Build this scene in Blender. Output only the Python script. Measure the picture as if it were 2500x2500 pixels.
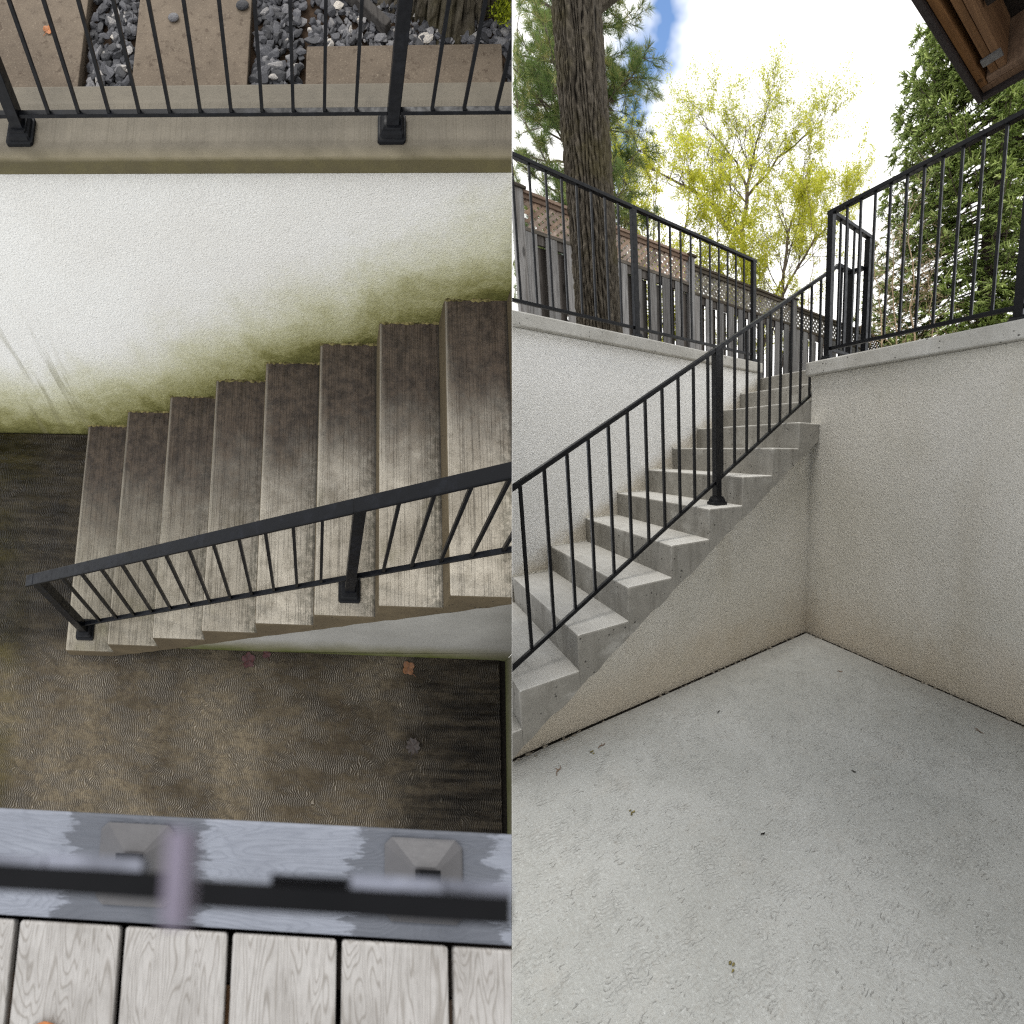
import bpy, bmesh, math, random
import numpy as np
from mathutils import Vector, Matrix

# ------------------------------------------------------------------ scene, camera, sky, sun, exposure
for o in list(bpy.data.objects): bpy.data.objects.remove(o)
sc = bpy.context.scene
COL = sc.collection
CAM_H = 1.4156
cam = bpy.data.cameras.new('camera'); camo = bpy.data.objects.new('camera', cam); COL.objects.link(camo)
camo.location = (0, 0, CAM_H); camo.rotation_euler = (math.radians(90 - 5.5253), 0, 0)
cam.sensor_fit = 'HORIZONTAL'; cam.sensor_width = 36; cam.lens = 36 * 1540 / 2500
cam.clip_start = 0.02; cam.clip_end = 2000
cam.dof.use_dof = True; cam.dof.focus_distance = 2.5; cam.dof.aperture_fstop = 6.5
sc.camera = camo
SUN = Vector((-0.20, -0.36, 0.91)).normalized()          # direction towards the (cloud covered) sun
CLOUD = 1.08
w = bpy.data.worlds.new('World'); sc.world = w; w.use_nodes = True
nt = w.node_tree; nt.nodes.clear()
def _n(t, **k):
    n = nt.nodes.new(t)
    for a, b in k.items(): setattr(n, a, b)
    return n
out = _n('ShaderNodeOutputWorld'); sky = _n('ShaderNodeTexSky', sky_type='NISHITA', sun_disc=False)
sky.sun_elevation = math.asin(SUN.z); sky.sun_rotation = math.atan2(SUN.x, SUN.y)
b1 = _n('ShaderNodeBackground'); b1.inputs[1].default_value = 0.15; sky.dust_density = 0; sky.ozone_density = 4
b2 = _n('ShaderNodeBackground')
tc = _n('ShaderNodeTexCoord'); ab = _n('ShaderNodeVectorMath', operation='ABSOLUTE')
sp = _n('ShaderNodeSeparateXYZ'); cb = _n('ShaderNodeCombineXYZ'); az = _n('ShaderNodeMath', operation='ABSOLUTE')
nt.links.new(tc.outputs['Generated'], sp.inputs[0]); nt.links.new(sp.outputs[2], az.inputs[0])
nt.links.new(sp.outputs[0], cb.inputs[0]); nt.links.new(sp.outputs[1], cb.inputs[1]); nt.links.new(az.outputs[0], cb.inputs[2])
nt.links.new(cb.outputs[0], sky.inputs[0]); nt.links.new(sky.outputs[0], b1.inputs[0])
# one ragged opening in the cloud layer (blue), otherwise bright broken overcast
def skyvec(u, v):
    t = math.radians(5.5253); d = Vector((u, math.cos(t) + v * math.sin(t), -math.sin(t) + v * math.cos(t))); return d.normalized()
gA, gB = skyvec(.262, .85), skyvec(.185, .64); gN = gA.cross(gB).normalized(); gC = (gA + gB).normalized()
d1 = _n('ShaderNodeVectorMath', operation='DOT_PRODUCT'); d1.inputs[1].default_value = gN
nt.links.new(cb.outputs[0], d1.inputs[0])
no = _n('ShaderNodeTexNoise'); no.inputs['Scale'].default_value = 9; no.inputs['Detail'].default_value = 4; no.inputs['Roughness'].default_value = .62
nt.links.new(cb.outputs[0], no.inputs['Vector'])
mad = _n('ShaderNodeMath', operation='MULTIPLY_ADD'); mad.inputs[1].default_value = .11; mad.inputs[2].default_value = -.055
nt.links.new(no.outputs['Fac'], mad.inputs[0])
ad = _n('ShaderNodeMath', operation='ADD'); nt.links.new(d1.outputs['Value'], ad.inputs[0]); nt.links.new(mad.outputs[0], ad.inputs[1])
aa = _n('ShaderNodeMath', operation='ABSOLUTE'); nt.links.new(ad.outputs[0], aa.inputs[0])
dc = _n('ShaderNodeVectorMath', operation='DISTANCE'); dc.inputs[1].default_value = gC; nt.links.new(cb.outputs[0], dc.inputs[0])
lim = _n('ShaderNodeMapRange'); lim.inputs[1].default_value = .2; lim.inputs[2].default_value = .3; nt.links.new(dc.outputs['Value'], lim.inputs[0])
m0 = _n('ShaderNodeMapRange'); m0.inputs[1].default_value = .006; m0.inputs[2].default_value = .048; nt.links.new(aa.outputs[0], m0.inputs[0])
mr = _n('ShaderNodeMath', operation='MAXIMUM'); nt.links.new(m0.outputs[0], mr.inputs[0]); nt.links.new(lim.outputs[0], mr.inputs[1])
n2 = _n('ShaderNodeTexNoise'); n2.inputs['Scale'].default_value = 1.7; n2.inputs['Detail'].default_value = 1
nt.links.new(cb.outputs[0], n2.inputs['Vector'])
cr = _n('ShaderNodeValToRGB'); cr.color_ramp.elements[0].position = .36; cr.color_ramp.elements[1].position = .50
cr.color_ramp.elements[0].color = (.56, .62, .72, 1); cr.color_ramp.elements[1].color = (1, .99, .965, 1)
nt.links.new(n2.outputs['Fac'], cr.inputs[0]); nt.links.new(cr.outputs[0], b2.inputs[0]); b2.inputs[1].default_value = CLOUD
mx = _n('ShaderNodeMixShader'); nt.links.new(mr.outputs[0], mx.inputs[0]); nt.links.new(b1.outputs[0], mx.inputs[1]); nt.links.new(b2.outputs[0], mx.inputs[2])
nt.links.new(mx.outputs[0], out.inputs[0])
sl = bpy.data.lights.new('sun', 'SUN'); sl.energy = 1.5; sl.angle = math.radians(24); sl.color = (1, .97, .92)
so = bpy.data.objects.new('sun', sl); COL.objects.link(so); so.rotation_euler = SUN.to_track_quat('Z', 'Y').to_euler()
sc.view_settings.view_transform = 'Standard'; sc.view_settings.look = 'None'
sc.view_settings.exposure = 0.66; sc.view_settings.gamma = 1; sc.view_settings.use_curve_mapping = False
sc.render.engine = 'CYCLES'
sc.cycles.use_denoising = False; sc.cycles.filter_width = 1.25; sc.cycles.max_bounces = 6; sc.cycles.diffuse_bounces = 3; sc.cycles.glossy_bounces = 2; sc.cycles.transmission_bounces = 3; sc.cycles.transparent_max_bounces = 4

# ------------------------------------------------------------------ the two sites
# Two views of one sunken stairwell hang side by side: each is a site of its own, standing beside the other.
class Site:
    def __init__(s, key, B, T, side, a, s_, c):
        s.key = key; s.B = np.array(B); s.T = np.array(T); s.side = side
        s.a = a; s.s = s_; s.c = c; s.up = Vector(np.cross(s.B[:, 0], s.B[:, 1])).normalized()
    def w(s, P): return np.asarray(P, float) @ s.B.T + s.T
RB = Site('dry', [[1.057732, -0.264673, -0.075607], [0.966689, 1.187704, -0.118741], [-0.011119, 0.002782, 1.018926]],
          [2.363866, 4.963485, -0.024848], 1, -.240, .078, -.011)
LB = Site('wet', [[0.927769, -0.040962, 0.195319], [-0.050548, 0.314379, -0.586141], [-0.018356, 1.010401, 0.409963]],
          [-0.030954, 3.110862, 0.358262], -1, -.228, .0507, -.0768)
RISE, RUN, WID = .18, .28, 1.1
GAP = .0003
rng = random.Random(21); nr = np.random.default_rng(11)

# ------------------------------------------------------------------ mesh helpers
def unit(v):
    x, y, z = float(v[0]), float(v[1]), float(v[2]); l = math.sqrt(x * x + y * y + z * z) + 1e-9
    return np.array((x / l, y / l, z / l))
class MB:
    def __init__(s): s.v = []; s.f = []
    def add(s, vs, fs):
        n = len(s.v); s.v += [tuple(map(float, p)) for p in vs]; s.f += [tuple(i + n for i in f) for f in fs]; return s
    def box(s, x0, x1, y0, y1, z0, z1):
        return s.add([(x0, y0, z0), (x1, y0, z0), (x1, y1, z0), (x0, y1, z0), (x0, y0, z1), (x1, y0, z1), (x1, y1, z1), (x0, y1, z1)],
                     [(0, 3, 2, 1), (4, 5, 6, 7), (0, 1, 5, 4), (1, 2, 6, 5), (2, 3, 7, 6), (3, 0, 4, 7)])
    def hexa(s, vs): return s.add(vs, [(0, 3, 2, 1), (4, 5, 6, 7), (0, 1, 5, 4), (1, 2, 6, 5), (2, 3, 7, 6), (3, 0, 4, 7)])
    def bar(s, p, q, wd, ht):
        p = np.array(p, float); q = np.array(q, float); d = q - p
        n = np.array((d[1], -d[0], 0.)); n = n / np.linalg.norm(n) * wd / 2; u = np.array((0, 0, ht / 2.))
        return s.hexa([p + n - u, p - n - u, q - n - u, q + n - u, p + n + u, p - n + u, q - n + u, q + n + u])
    def rings(s, rs, cap=True):
        n = len(rs[0]); m = len(s.v)
        for r in rs: s.v += [tuple(map(float, p)) for p in r]
        for i in range(len(rs) - 1):
            for j in range(n):
                k = (j + 1) % n
                s.f.append((m + i * n + j, m + i * n + k, m + (i + 1) * n + k, m + (i + 1) * n + j))
        if cap:
            s.f.append(tuple(m + j for j in reversed(range(n)))); s.f.append(tuple(m + (len(rs) - 1) * n + j for j in range(n)))
        return s
    def tube(s, pts, rad, n=6, cap=True):
        m0 = len(s.v); N = len(pts); sq = math.sqrt
        P = [(float(p[0]), float(p[1]), float(p[2])) for p in pts]
        cs = [(math.cos(2 * math.pi * k / n), math.sin(2 * math.pi * k / n)) for k in range(n)]
        for i in range(N):
            p = P[min(i + 1, N - 1)]; q = P[max(i - 1, 0)]; dx, dy, dz = p[0] - q[0], p[1] - q[1], p[2] - q[2]; l = sq(dx * dx + dy * dy + dz * dz) + 1e-9; dx /= l; dy /= l; dz /= l
            ux, uy, uz = (.31, .17, .94) if abs(dz) < .9 else (1., .1, 0.)
            ax, ay, az = dy * uz - dz * uy, dz * ux - dx * uz, dx * uy - dy * ux; l = sq(ax * ax + ay * ay + az * az) + 1e-9; ax /= l; ay /= l; az /= l
            bx, by, bz = dy * az - dz * ay, dz * ax - dx * az, dx * ay - dy * ax; r = rad[i] if hasattr(rad, '__len__') else rad; c = P[i]
            for co, si in cs: s.v.append((c[0] + r * (co * ax + si * bx), c[1] + r * (co * ay + si * by), c[2] + r * (co * az + si * bz)))
        for i in range(N - 1):
            for j in range(n):
                k = (j + 1) % n; s.f.append((m0 + i * n + j, m0 + i * n + k, m0 + (i + 1) * n + k, m0 + (i + 1) * n + j))
        if cap: s.f.append(tuple(m0 + j for j in reversed(range(n)))); s.f.append(tuple(m0 + (N - 1) * n + j for j in range(n)))
        return s
    def ell(s, c, r, rot=0, jit=0., ns=6, nrg=4):
        c = np.array(c, float); rs = []
        for i in range(nrg + 1):
            ph = math.pi * i / nrg; row = []
            for k in range(ns):
                t = 2 * math.pi * k / ns + rot; j = 1 + jit * (rng.random() - .5)
                row.append(c + np.array((r[0] * math.sin(ph + .01) * math.cos(t), r[1] * math.sin(ph + .01) * math.sin(t), -r[2] * math.cos(ph))) * j)
            rs.append(row)
        return s.rings(rs)

def mesh_from(site, V, F, name, mat, base, bevel=0, smooth=False, drop=False, attrs=None, segs=2, topmat=None):
    """natural coordinates -> mesh in the site's frame, cut where the site ends; verts relative to world point base"""
    V = np.asarray(V, float)
    if bevel:
        bm = bmesh.new(); vs = [bm.verts.new(p) for p in V]
        for f in F: bm.faces.new([vs[i] for i in f])
        bmesh.ops.bevel(bm, geom=list(bm.edges), offset=bevel, segments=segs, affect='EDGES', profile=.5, clamp_overlap=True)
        bm.verts.index_update(); V = np.array([v.co[:] for v in bm.verts]); F = [[v.index for v in f.verts] for f in bm.faces]; bm.free()
    W = site.w(V); sx = W[:, 0] * site.side
    if sx.max() < GAP: return None
    me = bpy.data.meshes.new(name)
    if sx.min() < GAP and drop:
        if isinstance(F, np.ndarray):
            ok = (sx[F] > GAP).all(1); F = F[ok]
        else: F = [f for f in F if all(sx[i] > GAP for i in f)]
        if len(F) == 0: return None
    if isinstance(F, np.ndarray) and len(F) > 2000:
        if drop and sx.min() < GAP:          # throw unused vertices away
            used = np.unique(F); rm = np.full(len(V), -1); rm[used] = np.arange(len(used)); F = rm[F]; V = V[used]; W = W[used]
            if attrs is not None: attrs = np.asarray(attrs)[used]
        me.vertices.add(len(V)); me.vertices.foreach_set('co', (W - base).astype(np.float32).ravel())
        me.loops.add(F.size); me.loops.foreach_set('vertex_index', F.astype(np.int32).ravel())
        me.polygons.add(len(F)); me.polygons.foreach_set('loop_start', np.arange(0, F.size, F.shape[1], dtype=np.int32)); me.update(calc_edges=True)
    else: me.from_pydata((W - base).tolist(), [], F.tolist() if isinstance(F, np.ndarray) else F)
    at = me.attributes.new('nat', 'FLOAT_VECTOR', 'POINT'); at.data.foreach_set('vector', V.astype(np.float32).ravel())
    if attrs is not None:
        a2 = me.attributes.new('tone', 'FLOAT', 'POINT'); a2.data.foreach_set('value', np.asarray(attrs, np.float32))
    if sx.min() < GAP and not drop:
        bm = bmesh.new(); bm.from_mesh(me)
        pl = Vector((GAP * site.side, 0, 0)) - Vector(base)
        r = bmesh.ops.bisect_plane(bm, geom=list(bm.verts) + list(bm.edges) + list(bm.faces), plane_co=(pl.x, 0, 0), plane_no=(site.side, 0, 0), clear_inner=True)
        ed = [e for e in r['geom_cut'] if isinstance(e, bmesh.types.BMEdge)]
        if ed: bmesh.ops.holes_fill(bm, edges=ed, sides=0)
        bm.to_mesh(me); bm.free()
    me.materials.append(mat)
    me.polygons.foreach_set('use_smooth', np.full(len(me.polygons), bool(smooth)))
    me.update()
    if topmat is not None:       # trowelled top face; formed sides, with shade put into their darker colour
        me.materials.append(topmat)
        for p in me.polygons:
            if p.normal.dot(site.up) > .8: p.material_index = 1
    return me

def link(name, data, parent=None):
    o = bpy.data.objects.new(name, data); COL.objects.link(o)
    if parent is not None: o.parent = parent
    return o
def tag(o, label=None, cat=None, group=None, kind=None):
    if o is None: return None
    if label: o['label'] = label
    if cat: o['category'] = cat
    if group: o['group'] = group
    if kind: o['kind'] = kind
    return o
def thing(site, name, base, label, cat, group=None):
    o = link(name, None); o.empty_display_size = .1; o.location = site.w(base)
    o['basew'] = 0; del o['basew']
    return tag(o, label, cat, group)
def part(site, name, mb, mat, parent=None, base=None, **k):
    V, F = (mb.v, mb.f) if isinstance(mb, MB) else mb[:2]
    root = parent
    while root is not None and root.parent is not None: root = root.parent
    if root is not None: bw = np.array(root.location)
    elif base is not None: bw = site.w(base)
    else: bw = site.w(np.mean(np.asarray(V, float), 0))
    me = mesh_from(site, V, F, name, mat, bw, **k)
    if me is None: return None
    o = link(name, me, parent)
    if root is None: o.location = bw
    return o
def struct(site, name, mb, mat, **k):
    return tag(part(site, name, mb, mat, base=(0, 0, 0), **k), kind='structure')
class Shared:
    """one mesh shared by alike pieces at different natural offsets"""
    def __init__(s, site, name, mb, mat, **k):
        s.site = site; s.name = name; s.mb = mb; s.mat = mat; s.k = k; s.me = None
    def put(s, off, parent):
        V = np.asarray(s.mb.v, float) + np.array(off, float)
        sx = s.site.w(V)[:, 0] * s.site.side
        if sx.max() < .003: return None
        root = parent
        while root.parent is not None: root = root.parent
        if sx.min() < .003:
            return part(s.site, s.name, (V, s.mb.f), s.mat, parent, **s.k)
        if s.me is None:
            W0 = s.site.T
            big = Site('x', s.site.B, s.site.T + np.array((1e4 * s.site.side, 0, 0)), s.site.side, 0, 0, 0)
            s.me = mesh_from(big, np.asarray(s.mb.v, float), s.mb.f, s.name, s.mat, big.T, **s.k)
        o = link(s.name, s.me, parent); o.location = Vector(s.site.w(off)) - (root.location)
        return o

# ------------------------------------------------------------------ materials
def srgb(r, g, b):
    f = lambda c: (c / 255 / 12.92) if c <= 10 else ((c / 255 + .055) / 1.055) ** 2.4
    return (f(r), f(g), f(b), 1)
class MT:
    def __init__(s, name, rough=.8, spec=.3, metal=0):
        s.m = bpy.data.materials.new(name); s.m.use_nodes = True; s.t = s.m.node_tree
        s.b = s.t.nodes['Principled BSDF']; s.out = s.t.nodes['Material Output']
        s.b.inputs['Roughness'].default_value = rough; s.b.inputs['Specular IOR Level'].default_value = spec; s.b.inputs['Metallic'].default_value = metal
        s.nat = s.n('ShaderNodeAttribute', attribute_name='nat').outputs['Vector']
        s.xyz = None
    def n(s, t, **k):
        x = s.t.nodes.new(t)
        for a, b in k.items(): setattr(x, a, b)
        return x
    def set(s, sock, v):
        if isinstance(v, bpy.types.NodeSocket): s.t.links.new(v, sock)
        elif v is not None: sock.default_value = v
    def math(s, op, a, b=None, c=None, clamp=False):
        x = s.n('ShaderNodeMath', operation=op, use_clamp=clamp); s.set(x.inputs[0], a); s.set(x.inputs[1], b)
        if c is not None: s.set(x.inputs[2], c)
        return x.outputs[0]
    def ax(s, i):
        if s.xyz is None:
            s.xyz = s.n('ShaderNodeSeparateXYZ'); s.t.links.new(s.nat, s.xyz.inputs[0])
        return s.xyz.outputs[i]
    def scale(s, v, loc=(0, 0, 0), rot=(0, 0, 0)):
        x = s.n('ShaderNodeMapping'); x.inputs['Scale'].default_value = v; x.inputs['Location'].default_value = loc; x.inputs['Rotation'].default_value = rot
        s.t.links.new(s.nat, x.inputs[0]); return x.outputs[0]
    def noise(s, sc_, det=4, ro=.55, vec=None, dist=0):
        x = s.n('ShaderNodeTexNoise'); x.inputs['Scale'].default_value = sc_; x.inputs['Detail'].default_value = det
        x.inputs['Roughness'].default_value = ro; x.inputs['Distortion'].default_value = dist
        s.t.links.new(s.nat if vec is None else vec, x.inputs['Vector']); return x.outputs['Fac']
    def voro(s, sc_, vec=None, feat='F1'):
        x = s.n('ShaderNodeTexVoronoi', feature=feat); x.inputs['Scale'].default_value = sc_
        s.t.links.new(s.nat if vec is None else vec, x.inputs['Vector']); return x.outputs['Distance']
    def map(s, v, a, b, c=0., d=1., sm=True):
        x = s.n('ShaderNodeMapRange', interpolation_type='SMOOTHSTEP' if sm else 'LINEAR')
        s.set(x.inputs[0], v); x.inputs[1].default_value = a; x.inputs[2].default_value = b; x.inputs[3].default_value = c; x.inputs[4].default_value = d
        return x.outputs[0]
    def mix(s, f, a, b, mode='MIX'):
        x = s.n('ShaderNodeMix', data_type='RGBA', blend_type=mode); s.set(x.inputs[0], f); s.set(x.inputs[6], a); s.set(x.inputs[7], b); return x.outputs[2]
    def ramp(s, f, st):
        x = s.n('ShaderNodeValToRGB'); e = x.color_ramp.elements
        while len(e) < len(st): e.new(.5)
        for i, (p, c) in enumerate(st): e[i].position = p; e[i].color = c
        s.set(x.inputs[0], f); return x.outputs[0]
    def bump(s, h, st=.5, dist=.01, prev=None):
        x = s.n('ShaderNodeBump'); x.inputs['Strength'].default_value = st; x.inputs['Distance'].default_value = dist
        s.set(x.inputs['Height'], h); s.set(x.inputs['Normal'], prev); return x.outputs[0]
    def done(s, col=None, rough=None, nor=None):
        s.set(s.b.inputs['Base Color'], col); s.set(s.b.inputs['Roughness'], rough); s.set(s.b.inputs['Normal'], nor); return s.m
S = srgb

def m_stucco_dry():
    m = MT('stucco_dry', .92, .15)
    h = m.noise(92, 4, .66); f = m.noise(230, 2, .5)
    hh = m.math('ADD', h, m.math('MULTIPLY', f, .3))
    big = m.noise(1.3, 4, .6); st = m.noise(2.6, 4, .6, dist=.4)
    low = m.math('ADD', m.ax(2), m.math('MULTIPLY', st, -.55))
    col = m.mix(m.map(big, .3, .7), S(202, 198, 187), S(214, 210, 201))
    col = m.mix(m.map(low, .25, -.3, 0, .55), col, S(178, 162, 136))
    col = m.mix(m.map(m.noise(9, 5, .7), .62, .8, 0, .12), col, S(120, 112, 98))
    col = m.mix(m.map(m.noise(92, 4, .66), .48, .34, 0, .14), col, S(130, 120, 104)); col = m.mix(m.map(m.noise(1, 4, .6, vec=m.scale((3, 3, .7))), .5, .75, 0, .25), col, S(176, 166, 146))  # darker pits: shading of the stucco grain put into the colour
    return m.done(col, None, m.bump(hh, 1., .012))
def m_stucco_white_dry():
    m = MT('stucco_white_dry', .92, .15)
    h = m.noise(92, 4, .66); f = m.noise(230, 2, .5)
    hh = m.math('ADD', h, m.math('MULTIPLY', f, .3))
    big = m.noise(1.3, 4, .6)
    col = m.mix(m.map(big, .3, .7), S(234, 233, 229), S(243, 242, 239))
    d = m.math('SUBTRACT', m.ax(2), m.math('MULTIPLY_ADD', m.ax(0), .643, 1.66)); d = m.math('ADD', d, m.math('MULTIPLY', m.noise(7, 4, .6), -.22))
    col = m.mix(m.map(d, .07, -.1, 0, .55), col, S(176, 160, 128))
    col = m.mix(m.map(m.noise(88, 3, .65), .5, .38, 0, .16), col, S(130, 126, 118))
    return m.done(col, None, m.bump(hh, 1., .009))
def m_stucco_wet():
    m = MT('stucco_algae', .85, .2)
    h = m.noise(135, 3, .6); big = m.noise(1.2, 4, .6)
    base = m.mix(m.map(big, .3, .7), S(238, 236, 230), S(245, 244, 239))
    # stairs line: damp rises from treads and floor
    d = m.math('SUBTRACT', m.ax(2), m.math('MAXIMUM', m.math('MULTIPLY_ADD', m.ax(0), .643, 1.64), -.02))
    rag = m.math('ADD', m.math('MULTIPLY', m.noise(2.6, 6, .68, dist=.6), .6), m.math('ADD', m.math('MULTIPLY', m.noise(48, 3, .75), .22), m.math('MULTIPLY', m.noise(1, 4, .6, vec=m.scale((14, 14, 3))), .14)))
    dd = m.math('ADD', d, m.math('MULTIPLY_ADD', rag, -1.1, .17))
    dd2 = m.math('ADD', dd, m.math('MULTIPLY', m.map(m.ax(0), -2.0, -2.9), -.10))
    col = m.mix(m.map(dd2, .50, -.2, 0, .72), base, S(180, 177, 116))
    col = m.mix(m.map(dd2, .06, -.44, 0, .85), col, S(116, 112, 34))
    col = m.mix(m.map(dd2, -.26, -.52, 0, .8), col, S(62, 62, 18))
    # drip lines running down towards the left foot
    st = m.noise(1, 4, .6, vec=m.scale((13, 13, .7), (0, 0, 0), (0, .5, 0)))
    dr = m.math('MULTIPLY', m.map(st, .54, .66), m.math('MULTIPLY', m.map(m.ax(0), -2.15, -2.5), m.map(m.ax(2), 1.9, .4)))
    col = m.mix(m.math('MULTIPLY', dr, .5), col, S(128, 124, 88))
    # dark edge next to the far side wall and specks
    col = m.mix(m.map(m.math('ADD', m.ax(0), m.math('MULTIPLY', m.noise(8, 4, .6), .12)), -.30, -.16, 0, .35), col, S(96, 98, 40))
    col = m.mix(m.math('MULTIPLY', m.map(m.noise(210, 2, .6), .6, .72), m.map(dd2, .6, -.1, .06, .6)), col, S(92, 86, 48))
    col = m.mix(m.map(m.noise(330, 2, .6), .5, .72, 0, .22), col, S(140, 140, 132))
    return m.done(col, None, m.bump(h, .9, .010))
def m_stucco_wet2():
    m = MT('stucco_damp_grey', .85, .2)
    h = m.noise(95, 3, .6)
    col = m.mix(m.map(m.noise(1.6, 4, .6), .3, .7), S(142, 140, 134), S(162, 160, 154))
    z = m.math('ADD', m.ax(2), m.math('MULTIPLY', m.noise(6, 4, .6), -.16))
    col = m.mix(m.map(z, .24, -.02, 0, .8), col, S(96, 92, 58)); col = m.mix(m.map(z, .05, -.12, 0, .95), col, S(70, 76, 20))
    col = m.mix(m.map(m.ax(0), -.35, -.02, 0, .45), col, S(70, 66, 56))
    return m.done(col, None, m.bump(h, .5, .005))
def concrete(name, lo, hi, pits=True, rough=.85, spec=.3, extra=None, bumps=.35):
    m = MT(name, rough, spec)
    big = m.noise(2.4, 5, .62, dist=.3); fine = m.noise(130, 3, .65); mid = m.noise(17, 5, .65)
    col = m.mix(m.map(big, .3, .7), lo, hi)
    col = m.mix(m.map(mid, .35, .75, 0, .35), col, tuple(c * .72 for c in lo[:3]) + (1,))
    col = m.mix(m.map(fine, .3, .75, 0, .22), col, tuple(min(1, c * 1.25) for c in hi[:3]) + (1,))
    hgt = m.math('MULTIPLY_ADD', mid, .5, m.math('MULTIPLY', fine, .5))
    if pits:
        v = m.voro(30); pm = m.math('MULTIPLY', m.map(v, .2, .1), m.map(m.noise(11, 2), .48, .56))
        col = m.mix(pm, col, tuple(c * .3 for c in lo[:3]) + (1,)); hgt = m.math('SUBTRACT', hgt, m.math('MULTIPLY', pm, 2.))
    if extra: col, hgt = extra(m, col, hgt)
    return m.done(col, None, m.bump(hgt, bumps, .006))
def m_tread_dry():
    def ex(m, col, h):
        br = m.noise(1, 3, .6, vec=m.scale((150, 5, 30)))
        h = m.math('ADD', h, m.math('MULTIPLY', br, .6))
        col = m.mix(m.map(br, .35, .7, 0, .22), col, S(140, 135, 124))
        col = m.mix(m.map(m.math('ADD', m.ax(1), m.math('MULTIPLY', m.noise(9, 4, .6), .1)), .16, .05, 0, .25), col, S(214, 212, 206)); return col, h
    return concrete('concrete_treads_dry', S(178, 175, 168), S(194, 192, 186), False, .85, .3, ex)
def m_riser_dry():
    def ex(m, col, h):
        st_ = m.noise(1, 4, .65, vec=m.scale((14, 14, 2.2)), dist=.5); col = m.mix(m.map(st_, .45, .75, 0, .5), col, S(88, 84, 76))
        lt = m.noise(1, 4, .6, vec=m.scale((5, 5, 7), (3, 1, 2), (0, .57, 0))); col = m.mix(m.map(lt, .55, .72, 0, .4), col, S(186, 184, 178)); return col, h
    return concrete('concrete_formed_dry', S(126, 123, 116), S(150, 147, 140), True, .88, .3, ex, .5)  # stained formed concrete, darkened further: riser and side shade painted in
def m_patio_dry():
    m = MT('patio_dry', .8, .3)
    wob = m.math('MULTIPLY', m.math('SINE', m.math('MULTIPLY_ADD', m.ax(0), 70., m.math('MULTIPLY', m.noise(5, 4, .65), 30.))), .006)
    wv = m.math('SINE', m.math('MULTIPLY', m.math('ADD', m.math('ADD', m.ax(1), wob), m.math('MULTIPLY', m.noise(14, 2), .012)), 470.))
    msk = m.map(m.noise(9, 5, .68), .45, .62)
    deep = m.math('MULTIPLY', m.map(wv, .55, .98), m.map(m.noise(22, 4, .7), .55, .66))
    col0 = m.math('MULTIPLY', m.map(wv, .1, .9), msk)
    hgt = m.math('ADD', m.math('MULTIPLY', m.math('MULTIPLY', wv, msk), .35), m.noise(120, 3, .6)); hgt = m.math('SUBTRACT', hgt, m.math('MULTIPLY', deep, .8))
    col = m.mix(m.map(m.noise(1.7, 4, .62, dist=.4), .25, .75), S(154, 155, 151), S(170, 171, 168))
    col = m.mix(m.map(m.noise(6, 5, .72), .5, .75, 0, .3), col, S(164, 160, 152))
    g_ = m.noise(1, 4, .75, vec=m.scale((95, 60, 60))); col = m.mix(m.map(g_, .48, .72, 0, .5), col, S(146, 142, 135)); col = m.mix(m.map(g_, .46, .3, 0, .35), col, S(212, 213, 210))
    col = m.mix(m.map(m.voro(13), .09, .05, 0, .5), col, S(120, 116, 110))
    col = m.mix(m.math('MULTIPLY', deep, .5), col, S(104, 101, 97))
    col = m.mix(m.math('MULTIPLY', col0, .13), col, S(128, 125, 120))
    edge = m.math('MINIMUM', m.math('MULTIPLY', m.ax(0), -1.), m.math('MULTIPLY', m.ax(1), -1.))
    col = m.mix(m.map(m.math('ADD', edge, m.math('MULTIPLY', m.noise(4, 4, .6), -.4)), .12, -.22, 0, .55), col, S(142, 139, 132))  # soft shade along the walls and corner painted into the floor colour
    return m.done(col, None, m.bump(hgt, .7, .006))
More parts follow.
